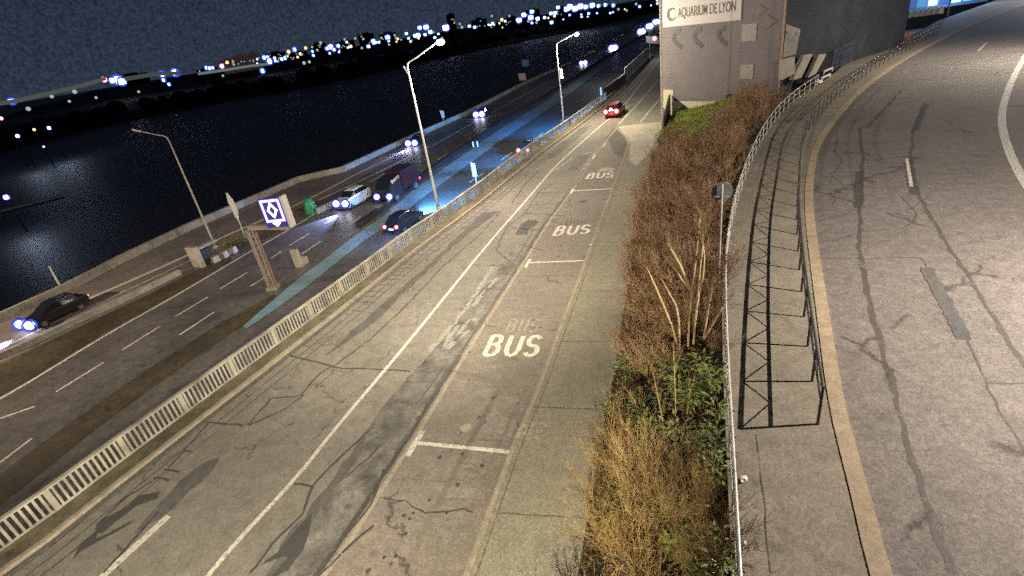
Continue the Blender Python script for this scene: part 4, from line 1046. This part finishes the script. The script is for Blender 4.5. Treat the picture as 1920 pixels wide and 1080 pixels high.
# ------------------------------------------------------------------ LED gantry
gf = P(513, 541, ZH); Dg = math.hypot(gf.x, gf.y); gz = at_dist(470, 428, Dg).z
ga_ = empty('lane_sign_gantry', gf, 'leaning L-shaped gantry with lattice post holding a lit violet lane sign', 'sign gantry')
ga_['label'] = 'steel lattice gantry post with short arm holding the violet lit sign'
top = Vector((gf.x, gf.y, gz))
bm = B(); sg = []
for a in (-.22, .22):
    for c in (-.22, .22): bar(bm, gf + Vector((a, c, 0)), top + Vector((a, c, 0)), .09, .09)
k = 0; z = gf.z
while z < gz - .6:
    for (a, c), (d, e2) in ((((-.22, -.22)), (.22, -.22)), (((.22, -.22)), (.22, .22)), (((.22, .22)), (-.22, .22)), (((-.22, .22)), (-.22, -.22))):
        bar(bm, (gf.x + a, gf.y + c, z), (gf.x + d, gf.y + e2, z + .5), .05, .05)
    z += .5
obj('post', bm, plain('rust_brown_steel', (.22, .16, .13), .6), ga_)
bm = B(); box(bm, gf + Vector((-.23, 0, (gz - gf.z) / 2)), (.05, .4, gz - gf.z), 0); obj('cover_plate', bm, mt['lampp'], ga_)
bm = B(); box(bm, gf + Vector((0, 0, .12)), (.8, .8, .3)); obj('foot', bm, mt['wallc'], ga_)
Pb = P(545, 428, gz); bm = B(); bar(bm, top + Vector((0, 0, .1)), Pb + Vector((0, 0, .1)), .35, .3); obj('arm', bm, plain('arm_grey', (.2, .18, .17), .6), ga_)
# sign panel
s0 = P(502, 428, gz + .25); s1 = P(543, 424, gz + .25); dd = (s1 - s0).normalized(); wS = (s1 - s0).length
Dp = math.hypot(s0.x, s0.y); hS = at_dist(480, 376, Dp).z - s0.z
nS = dd.cross(Vector((0, 0, 1))).normalized()
if nS.dot(Vector((0, 0, CAMH)) - s0) < 0: nS = -nS
e = empty('lane_control_sign', (s0 + s1) / 2, 'black lit sign showing a violet square frame with diamond and small arrow', 'illuminated sign')
bm = B(); c_ = (s0 + s1) / 2 + Vector((0, 0, hS / 2)) - nS * .15; box(bm, c_, (wS, .3, hS), math.atan2(dd.y, dd.x)); obj('housing', bm, emit('sign_black_blue', (.01, .01, .12), 1, (.01, .01, .02)), e)
bm = B(); c2 = s1 + dd * .12 + Vector((0, 0, hS / 2)) - nS * .2; box(bm, c2, (.2, .55, hS * 1.08), math.atan2(dd.y, dd.x)); obj('side_frame', bm, mt['lampp'], e)
def sp_(x, y, o_=.02): return s0 + dd * (x * wS) + Vector((0, 0, y * hS)) + nS * o_
def stroke(lines, wd, m, name, o_=.02):
    b_ = B()
    for l in lines:
        for a, c in zip(l, l[1:]):
            a, c = sp_(*a, o_), sp_(*c, o_); d = (c - a).normalized(); s = d.cross(nS).normalized() * wd / 2
            b_.faces.new([b_.verts.new(a - s - d * wd / 2), b_.verts.new(a + s - d * wd / 2), b_.verts.new(c + s + d * wd / 2), b_.verts.new(c - s + d * wd / 2)])
    fixn(b_); return obj(name, b_, m, e)
EP = emit('led_pink', (1, .62, .95), 2.6); EV = emit('led_violet', (.12, .08, 1), 1.3); EWh = emit('led_white', (.95, .85, 1), 4)
stroke([[(.12, .24), (.88, .24), (.88, .94), (.12, .94), (.12, .24)]], .24, EV, 'frame_edge', .02)
stroke([[(.12, .24), (.88, .24), (.88, .94), (.12, .94), (.12, .24)]], .12, EP, 'frame_light', .03)
stroke([[(.5, .38), (.68, .6), (.5, .84), (.32, .6), (.5, .38)]], .13, EWh, 'diamond_light', .03)
stroke([[(.36, .16), (.64, .16), (.5, .06), (.36, .16)], [(.5, .2), (.5, .08)]], .09, EWh, 'arrow_light', .03)
spot('sign_light', (s0 + s1) / 2 + nS * .4 + Vector((0, 0, .8)), (s0 + s1) / 2 + nS * 6 + Vector((0, 0, -3)), 60, (.5, .35, 1), 120)

# concrete cabinet beside the lane (pale L)
q = P(562, 500, ZH); bm = B(); d = P(600, 470, ZH) - q; rz = math.atan2(d.y, d.x)
box(bm, q + Vector((0, 0, .75)), (.3, .6, 1.5), rz); box(bm, q + Vector((0, 0, .25)) + Vector((math.cos(rz), math.sin(rz), 0)) * .55, (.9, .5, .5), rz)
o = obj('barrier_end', bm, mt['conc']); tag(o, 'pale upright end block of the median barrier right of the gantry', 'barrier end')
# riverside concrete blocks
q0 = P(375, 500, ZH); d = (P(430, 472, ZH) - q0).normalized(); rz = math.atan2(d.y, d.x)
e = empty('concrete_portal', q0, 'pale concrete end wall with a dark opening beside the unlit street lamp', 'wall')
bm = B(); box(bm, q0 + Vector((0, 0, .95)), (.35, 1.3, 1.9), rz); obj('end_slab', bm, mt['conc'], e)
bm = B(); box(bm, q0 + d * .8 + Vector((0, 0, .7)), (1.1, 1.0, 1.4), rz); obj('opening', bm, mt['black'], e)
bm = B(); box(bm, q0 + d * 1.2 + Vector((0, 0, 1.55)), (2.2, .5, .22), rz); obj('lintel', bm, mt['conc'], e)
for k, s in enumerate((1.0, 1.9, 2.8)):
    bm = B(); c = q0 + d * s * 1.1 + Vector((d.y, -d.x, 0)) * .8; box(bm, (c.x, c.y, ZH + .28), (.7, .5, .55), rz + .2 * k, taper=.85); o = obj('concrete_block', bm, mt['conc']); tag(o, ['nearest concrete block in front of the dark opening', 'middle concrete block in front of the dark opening', 'concrete block closest to the unlit lamp foot'][k], 'block')
for k, (u, v) in enumerate([(423, 470), (434, 464), (447, 458), (460, 454)]):
    place_shrub(VARO[k % 3], P(u, v, ZH), .45, k, ['first', 'second', 'third', 'last'][k] + ' low pale shrub in the row right of the unlit lamp foot', None)
    c = bpy.data.objects.new('leafy_plant', LV[k % 3]); C.objects.link(c); c.location = P(u + 4, v + 3, ZH); tag(c, 'low leafy plant in the row between unlit lamp and gantry', 'plant', 'leafy plants by the riverside lane')
# green divider head
q = P(585, 398, ZH); bm = B()
rings = []
for zz, r_ in ((0, .75), (.25, .75), (.9, .6), (1.5, .45), (1.62, .2)):
    rings.append([bm.verts.new((q.x + r_ * math.cos(a * math.pi / 8) * 1.0, q.y + r_ * .75 * math.sin(a * math.pi / 8), ZH + zz)) for a in range(16)])
for a, c in zip(rings, rings[1:]):
    for k in range(16): bm.faces.new((a[k], a[(k + 1) % 16], c[(k + 1) % 16], c[k]))
bm.faces.new(rings[-1]); o = obj('traffic_divider', bm, plain('green_plastic', (.02, .2, .07), .4), smooth=True); tag(o, 'green rounded traffic divider at the tip of the brown island', 'traffic divider')
bm = B(); a = P(594, 396, ZH + .3); c = P(640, 374, ZH + .3); bar(bm, a, c, .35, .6); o = obj('crash_barrier', bm, mt['conc']); tag(o, 'short pale crash barrier behind the green divider', 'barrier')
# added lamps, unseen behind the balustrade, to light the side lane blue
for k, yy in enumerate((38, 47, 58, 72)):
    j_ = min(range(len(rx)), key=lambda i: abs(rx[i].y - yy)); q = rx[j_] + nrm(rx, j_) * -.5 + Vector((0, 0, -.55)); q.z = -.55
    bm = B(); box(bm, q, (.3, .2, .12), .8); box(bm, q + nrm(rx, j_) * .15, (.35, .1, .3), .8); o = obj('added_wall_lamp', bm, mt['galv']); tag(o, 'added unseen blue lamp under the outer edge of the balustrade', 'lamp', 'added lamps on the outer face of the retaining wall')
    spot('added_blue_light', q + Vector((0, 0, -.12)), q + nrm(rx, j_) * -8 + Vector((2, 4, -3.4)), (14000, 30000, 42000, 46000)[k], (.04, .34, 1.0), 78, 1, .1)
# small road signs
def sign(foot, pxs, label, m, pole=True, cat='road sign', poletop=None):
    Dd_ = math.hypot(foot.x, foot.y); e_ = empty('road_sign', foot, label, cat)
    pts = [at_dist(u, v, Dd_) for u, v in pxs]; b_ = B(); nv_ = Vector((-foot.x, -foot.y, 0)).normalized()
    va = [b_.verts.new(p + nv_ * .06) for p in pts]; vb = [b_.verts.new(p + nv_ * .02) for p in pts]; b_.faces.new(va); b_.faces.new(vb[::-1]); n_ = len(va)
    for i in range(n_): b_.faces.new((va[i], vb[i], vb[(i + 1) % n_], va[(i + 1) % n_]))
    obj('sign_plate', fixn(b_), m, e_)
    zt_ = max(p.z for p in pts) - .1; b_ = B(); tube(b_, [foot, (foot.x, foot.y, zt_)], .05, 6); obj('pole', b_, mt['galv'], e_)
PALE = plain('pale_sign_back', (.42, .4, .34), .6); PINK = plain('pink_sign', (.45, .2, .2), .6); BLU = plain('blue_sign', (.08, .2, .4), .5)
sign(P(461, 447, ZH), [(423, 361), (430, 366), (437, 374), (441, 384), (446, 394), (448, 411), (441, 408), (437, 398), (432, 388), (427, 378)], 'narrow pale leaf-shaped sign on a thin pole by the river, left of the gantry', PALE)
sign(P(120, 546, ZH), [(90, 497), (96, 503), (105, 520), (112, 533), (118, 543), (113, 541), (103, 524), (94, 507)], 'narrow pale sign seen edge-on at the river parapet above the dark car', PALE)
sign(P(833, 233, ZH), [(824, 207), (832, 208), (834, 220), (829, 222)], 'small grey sign at the river parapet behind the tall lit lamp', PALE)
sign(P(985, 158, ZH), [(971, 138), (985, 137), (987, 150), (974, 151)], 'small pinkish square sign at the river parapet', PINK)
sign(P(988, 128, ZH), [(977, 112), (991, 112), (992, 124), (979, 125)], 'small blue panel above the pinkish square sign', BLU)
sign(P(894, 345, ZH), [(882, 304), (890, 306), (895, 330), (887, 332)], 'pale narrow sign on a pole just beyond the balustrade', PALE)
sign(P(1219, 113, 0), [(1211, 67), (1234, 69), (1235, 82), (1212, 80)], 'pale rectangular sign beside the brown fence near the building', PALE)
o = B(); ball(o, at_dist(1227, 72, 80), .28); o = obj('red_signal', o, E_TAIL); tag(o, 'small glowing red signal light by the pale sign near the building', 'signal light')
for k, (u, v) in enumerate([(888, 276), (896, 275)]):
    bm = B(); q = P(u, v, ZH); tube(bm, [q, q + Vector((0, 0, .8))], .1, 8); o = obj('marker_post', bm, plain('marker_white', (.6, .6, .6), .5)); tag(o, ['left', 'right'][k] + ' of two small white marker posts on the motorway median', 'marker post')
bm = B(); q = P(799, 266, ZH); ball(bm, q + Vector((0, 0, .6)), .2); o = obj('small_lamp', bm, E_CITYB); tag(o, 'tiny blue light just right of the tall lamp pole', 'lamp')

# fence and low wall past the balustrade end
e = empty('panel_fence', P(1172, 152, 0), 'brown panel fence with pale frame beyond the end of the balustrade', 'fence')
fp = resample(px([(1172, 152), (1192, 132), (1215, 108)], 0), 3); 
for a, c in zip(fp, fp[1:]):
    bm = B(); bar(bm, a + Vector((0, 0, 1.0)), c + Vector((0, 0, 1.0)), .05, 1.8); obj('panel', bm, plain('fence_brown', (.17, .14, .12), .7), e)
bm = B()
for a, c in zip(fp, fp[1:]): bar(bm, a + Vector((0, 0, 1.98)), c + Vector((0, 0, 1.98)), .12, .12)
obj('top_rail', bm, mt['galv'], e)
for p in fp:
    bm = B(); tube(bm, [p, p + Vector((0, 0, 2.05))], .08, 8); obj('post', bm, mt['galv'], e)
e = empty('guard_wall', P(1128, 184, 0), 'dark low guard wall with one pale post at the balustrade end', 'wall')
bm = B(); tube(bm, [P(1128, 186, 0), P(1128, 186, 0) + Vector((0, 0, 1.6))], .12, 8); obj('post', bm, mt['galv'], e)
bm = B(); wall(bm, px([(1130, 186), (1172, 153)], 0), .2, 1.3); obj('slab', fixn(bm), mt['black'], e)

# ------------------------------------------------------------------ top right: lit forecourt
pz = P(1780, 22, ZR)
e = empty('lit_kiosk', pz, 'low building glowing blue at the top right beyond the ramp', 'building')
dk = (P(1870, 2, ZR) - P(1700, 26, ZR)); L0 = dk.length; dk.normalize(); rz = math.atan2(dk.y, dk.x); cc = (P(1870, 2, ZR) + P(1700, 26, ZR)) / 2 + Vector((-dk.y, dk.x, 0)) * 5
bm = B(); box(bm, cc + Vector((0, 0, 2.2)), (L0, 5, 4.4), rz); obj('wall', bm, plain('kiosk_wall', (.1, .16, .25), .6), e)
nk = Vector((dk.y, -dk.x, 0))
for k in range(7):
    bm = B(); c = cc + nk * 2.54 + dk * ((k - 3) * L0 / 7.5) + Vector((0, 0, 1.7)); box(bm, c, (L0 / 9.5, .06, 2.4), rz); obj('window', bm, emit('kiosk_window_%d' % k, random.choice([(.12, .5, 1), (.5, .8, 1), (.1, .25, .9)]), random.choice([.4, 1.2, .3])), e)
point('kiosk_light', cc + nk * 6 + Vector((0, 0, 3)), 1500, (.3, .55, 1), .3)
for k in range(6):
    q = P(1708 + k * 11, 33 - k * 1.5, ZR); bm = B(); box(bm, q + Vector((0, 0, .45)), (.7, .45, .9), rz + .1, taper=.7); box(bm, q + Vector((0, 0, .96)), (.35, .25, .12), rz)
    o = obj('white_block', bm, plain('white_block_paint', (.7, .68, .62), .5)); tag(o, 'white waist-high block in the row at the far end of the ramp', 'bollard', 'white blocks by the lit forecourt')
bm = B(); q = P(1702, 78, ZR); 
for z0, r_ in ((0, .22), ): 
    tube(bm, [q, q + Vector((0, 0, .1)), q + Vector((0, 0, .12)), q + Vector((0, 0, 1.0))], [.28, .28, .16, .12], 12)
o = obj('orange_bollard', bm, plain('orange_plastic', (.6, .1, .04), .5)); tag(o, 'orange-red bollard on the pavement far up the ramp', 'bollard')
o = B(); q = P(1776, 30, ZR); tube(o, [q, q + Vector((0, 0, 6))], .1, 8); o = obj('pale_pole', o, mt['lampp']); tag(o, 'pale pole rising in front of the blue lit building', 'pole')

# ------------------------------------------------------------------ far bank
BK = px([(-260, 345), (-120, 312), (0, 285), (200, 235), (400, 195), (600, 160), (800, 115), (1000, 74), (1180, 36), (1240, 20)], ZW)
BK = ext(BK, back=80, fwd=600)
bm = B(); bkf = [p + Vector((-260, 700, 0)) for p in BK]
n_ = len(BK); rows = []
for j, (f_, hh) in enumerate(((0, 0), (.004, 2.2), (.03, 4.0), (.15, 6.5), (.5, 10), (1, 16))):
    rows.append([bm.verts.new(BK[i].lerp(bkf[i], f_) + Vector((0, 0, hh))) for i in range(n_)])
for a, c in zip(rows, rows[1:]):
    for i in range(n_ - 1): bm.faces.new((a[i], a[i + 1], c[i + 1], c[i]))
struct('far_bank', fixn(bm), mt['bank'])
# dark tree mass
bm = B(); bks = resample(BK, 7)
for p in bks:
    if p.y > 900: continue
    for k in range(2):
        q = p + Vector((-random.uniform(4, 26), random.uniform(4, 26), 0)); r_ = random.uniform(3, 6); hh = random.uniform(3, 8)
        bmesh.ops.create_icosphere(bm, subdivisions=2, radius=r_, matrix=Matrix.Translation((q.x, q.y, ZW + 2 + hh * .6)) @ Matrix.Diagonal((1, 1, random.uniform(.6, 1.0), 1)))
for v in bm.verts: v.co += v.co.normalized() * noise.noise(v.co * .5) * 1.2
o = obj('far_trees', bm, mt['bank']); tag(o, 'dark mass of trees along the far river bank', 'trees', kind='stuff')
# pale quay wall segments, lamp light put into them as emission
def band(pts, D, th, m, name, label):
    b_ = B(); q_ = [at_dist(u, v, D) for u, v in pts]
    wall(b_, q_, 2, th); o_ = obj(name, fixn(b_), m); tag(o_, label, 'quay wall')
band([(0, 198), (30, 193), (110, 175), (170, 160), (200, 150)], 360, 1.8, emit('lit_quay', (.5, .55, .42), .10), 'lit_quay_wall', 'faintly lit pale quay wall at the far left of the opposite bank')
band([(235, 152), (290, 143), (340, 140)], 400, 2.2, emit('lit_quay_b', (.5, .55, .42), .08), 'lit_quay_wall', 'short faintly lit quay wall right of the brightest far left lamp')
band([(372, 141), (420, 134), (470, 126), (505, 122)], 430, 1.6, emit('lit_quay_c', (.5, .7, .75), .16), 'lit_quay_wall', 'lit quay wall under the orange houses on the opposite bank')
# city buildings
cb = [(432, 125, 22, 10, 1), (455, 122, 20, 14, 1), (480, 118, 18, 14, 1), (520, 112, 30, 10, 0), (560, 108, 30, 8, 0), (600, 100, 26, 14, 0), (650, 92, 30, 12, 0), (690, 84, 26, 16, 0), (730, 80, 28, 14, 0), (850, 62, 14, 28, 0), (900, 54, 26, 14, 0), (960, 45, 30, 10, 0), (1000, 38, 24, 16, 0), (1060, 26, 30, 10, 0), (250, 148, 40, 6, 0), (390, 136, 30, 6, 0)]
WINS = [emit('far_window_%d' % k, c_, s_) for k, (c_, s_) in enumerate([((1, .6, .25), .7), ((.6, .8, .8), .6), ((.3, .5, 1), 1.0)])]
for k, (u, v, wpx, hpx, org) in enumerate(cb):
    D = 620 + 25 * (k % 5); c = at_dist(u, v, D); s = D / F; W_ = wpx * s; H_ = hpx * s + 6
    e = empty('far_building', (c.x, c.y, c.z - 6), '%s block on the far bank skyline %s' % ('dim orange-brown' if org else 'dark', ['left of the three orange houses', 'middle of the three orange houses', 'right of the three orange houses', 'just right of the orange houses', 'low and wide among blue lamps', 'mid skyline with a stepped top', 'below the sky left of the tall lamp', 'behind the tall lamp head', 'right behind the tall lamp arm', 'narrow tower right of the tall lamp', 'between tower and distant lamp', 'left of the distant lamp head', 'just above the distant lamp', 'at the top edge by the bright lamp row', 'low on the far left', 'beside the pink lamp'][k]), 'building')
    rz = math.atan2(-c.x, c.y); bm = B(); box(bm, (c.x, c.y, c.z - 6 + H_ / 2), (W_, 12, H_), rz)
    box(bm, (c.x, c.y, c.z - 6 + H_ + .8), (W_ * .4, 6, 1.6), rz)
    obj('wall', bm, emit('glowing_orange_wall', (.5, .25, .12), .035, (.03, .02, .02)) if org else mt['bank'], e)  # orange house walls glow by emission in place of lamp light
    for w_ in range(random.randint(3, 7)):
        bm = B(); rx_ = random.uniform(-.42, .42) * W_; zz = random.uniform(.45, .92) * H_; f_ = Vector((-c.x, -c.y, 0)).normalized() * 6.1; sx = Vector((f_.y, -f_.x, 0)).normalized()
        q = Vector((c.x, c.y, c.z - 6)) + f_ + sx * rx_ + Vector((0, 0, zz)); box(bm, q, (.9, .3, .8), rz); obj('window', bm, random.choice(WINS), e)
# city lamps:  u, v, radius px, kind
CL = [(22, 190, 4, 'B'), (195, 149, 4, 'P'), (211, 151, 4, 'K'), (220, 150, 6, 'K'), (228, 153, 5, 'K'), (304, 139, 4, 'K'), (307, 150, 3, 'C'), (328, 136, 5, 'K'), (387, 127, 3, 'C'), (393, 128, 3, 'C'), (399, 127, 2.5, 'C'), (416, 124, 3.5, 'P'), (426, 117, 2.5, 'W'),
      (495, 108, 3.5, 'C'), (501, 108, 3, 'K'), (505, 115, 4.5, 'K'), (516, 114, 2.5, 'C'), (528, 111, 2.5, 'K'), (534, 109, 3, 'C'), (541, 97, 3, 'W'), (552, 93, 3.5, 'B'), (563, 101, 2.5, 'W'), (573, 90, 2.5, 'W'), (558, 107, 2, 'W'), (492, 133, 4, 'C'),
      (601, 80, 2.5, 'D'), (613, 91, 3, 'B'), (620, 88, 4, 'K'), (626, 93, 3, 'B'), (634, 86, 3, 'C'), (618, 100, 2, 'C'), (658, 87, 2.5, 'W'), (691, 87, 3, 'C'), (700, 77, 3.5, 'C'), (703, 79, 3, 'K'), (711, 78, 2, 'C'), (727, 70, 4, 'B'), (746, 73, 2, 'W'), (762, 63, 2.5, 'C'), (766, 72, 2, 'C'),
      (779, 67, 3.5, 'C'), (784, 66, 3.5, 'K'), (787, 52, 3.5, 'B'), (799, 51, 4.5, 'B'), (797, 65, 2.5, 'C'), (807, 60, 3.5, 'C'), (836, 52, 5, 'K'), (866, 51, 2.5, 'D'), (880, 49, 2.5, 'C'), (890, 51, 2.5, 'C'), (862, 45, 2, 'D'), (926, 46, 2, 'W'), (941, 37, 2.8, 'W'), (922, 30, 2, 'D'), (955, 30, 2, 'D'),
      (973, 38, 4.5, 'B'), (982, 28, 3.5, 'K'), (995, 33, 4.5, 'B'), (997, 22, 3.5, 'C'), (1008, 35, 3, 'K'), (1021, 33, 2.5, 'C'), (1034, 42, 3, 'C'), (1033, 25, 3, 'C'), (1041, 24, 3, 'C'), (1046, 14, 3, 'C'), (1062, 17, 4, 'K'), (1068, 13, 4.5, 'K'), (1078, 16, 4.5, 'K'), (1088, 12, 4.5, 'K'), (1098, 13, 4, 'C'), (1110, 10, 4, 'K'), (1122, 11, 3, 'C'), (1135, 9, 3, 'C'), (1150, 10, 3, 'C'),
      (646, 74, 2, 'D'), (666, 72, 2, 'D'), (681, 73, 2, 'D'), (585, 88, 2, 'D'), (650, 79, 2, 'C'), (715, 71, 2, 'D'), (740, 66, 2, 'D'), (97, 181, 2.5, 'D'), (140, 172, 3, 'D'), (53, 204, 3, 'D'), (130, 190, 2, 'D'), (180, 183, 2, 'D'), (260, 172, 2, 'D'), (317, 158, 2.5, 'C'), (418, 142, 2, 'D'), (570, 118, 3, 'D'), (580, 116, 2.5, 'D'), (1005, 84, 2.5, 'C')]
for _ in range(70):
    u = random.choice([random.uniform(430, 830), random.uniform(900, 1235)]); CL.append((u, 112 - (u - 500) * .152 + random.uniform(-5, 7) + (4 if u > 1000 else 0), random.uniform(1.2, 2.4), random.choice('DDCCWCB')))
KM = {'B': E_CITYB, 'C': E_CITYC, 'W': E_CITYW, 'K': E_CITYK, 'P': E_CITYP, 'D': E_CITYD}
NMK = {'B': 'blue', 'C': 'pale cyan', 'W': 'warm orange', 'K': 'bright white', 'P': 'pink', 'D': 'faint grey'}
for k, (u, v, r_, kd) in enumerate(CL):
    D = 520 + (k * 37) % 60; c = at_dist(u, v, D); rr_ = r_ * D / F * (1.35 if kd in 'BCK' else .9)
    bm = B(); ball(bm, c, rr_, 8, 6); 
    for f in bm.faces: f.material_index = 0
    tube(bm, [c - Vector((0, 0, rr_)), c - Vector((0, 0, rr_ + 5))], .12, 4, mi=1)
    o = obj('far_lamp', bm, [KM[kd], mt['bank']]); tag(o, NMK[kd] + ' lamp glowing in the row of lights on the far river bank', 'lamp', NMK[kd] + ' lamps on the far bank skyline')
# low lamps near the water with reflections
for k, (u, v, r_, D, kd, lb_) in enumerate([(33, 255, 4, 225, 'K', 'leftmost low white lamp near the water on the far bank'), (92, 240, 4, 235, 'K', 'low blue-white lamp near the water right of the leftmost one'), (64, 243, 2.5, 240, 'W', 'faint warm lamp between the two low white ones'), (12, 370, 6, 120, 'K', 'large bluish lamp on the dark pontoon at the left edge'), (2, 222, 3, 240, 'P', 'small reddish light at the left photo edge'), (82, 275, 2.5, 215, 'C', 'small bluish light below the two low lamps')]):
    c = at_dist(u, v, D); rr_ = r_ * D / F * .7; bm = B(); ball(bm, c, rr_, 10, 8); tube(bm, [c - Vector((0, 0, rr_)), Vector((c.x, c.y, ZW))], .12, 5, mi=1)
    o = obj('bank_lamp', bm, [KM[kd], mt['bank']]); tag(o, lb_, 'lamp')
    if k in (0, 1, 3): point('bank_light', c + Vector((0, 0, -.0)), 4000 if k < 3 else 3000, (.6, .75, 1), rr_ * 1.2)
a, c = P(-140, 432, ZW), P(118, 368, ZW)
bm = B(); bar(bm, a + Vector((0, 0, .1)), c + Vector((0, 0, .1)), 1.5, .5); o = obj('pontoon', bm, mt['wallc']); tag(o, 'low floating pontoon carrying the bluish lamp at the left edge', 'pontoon')
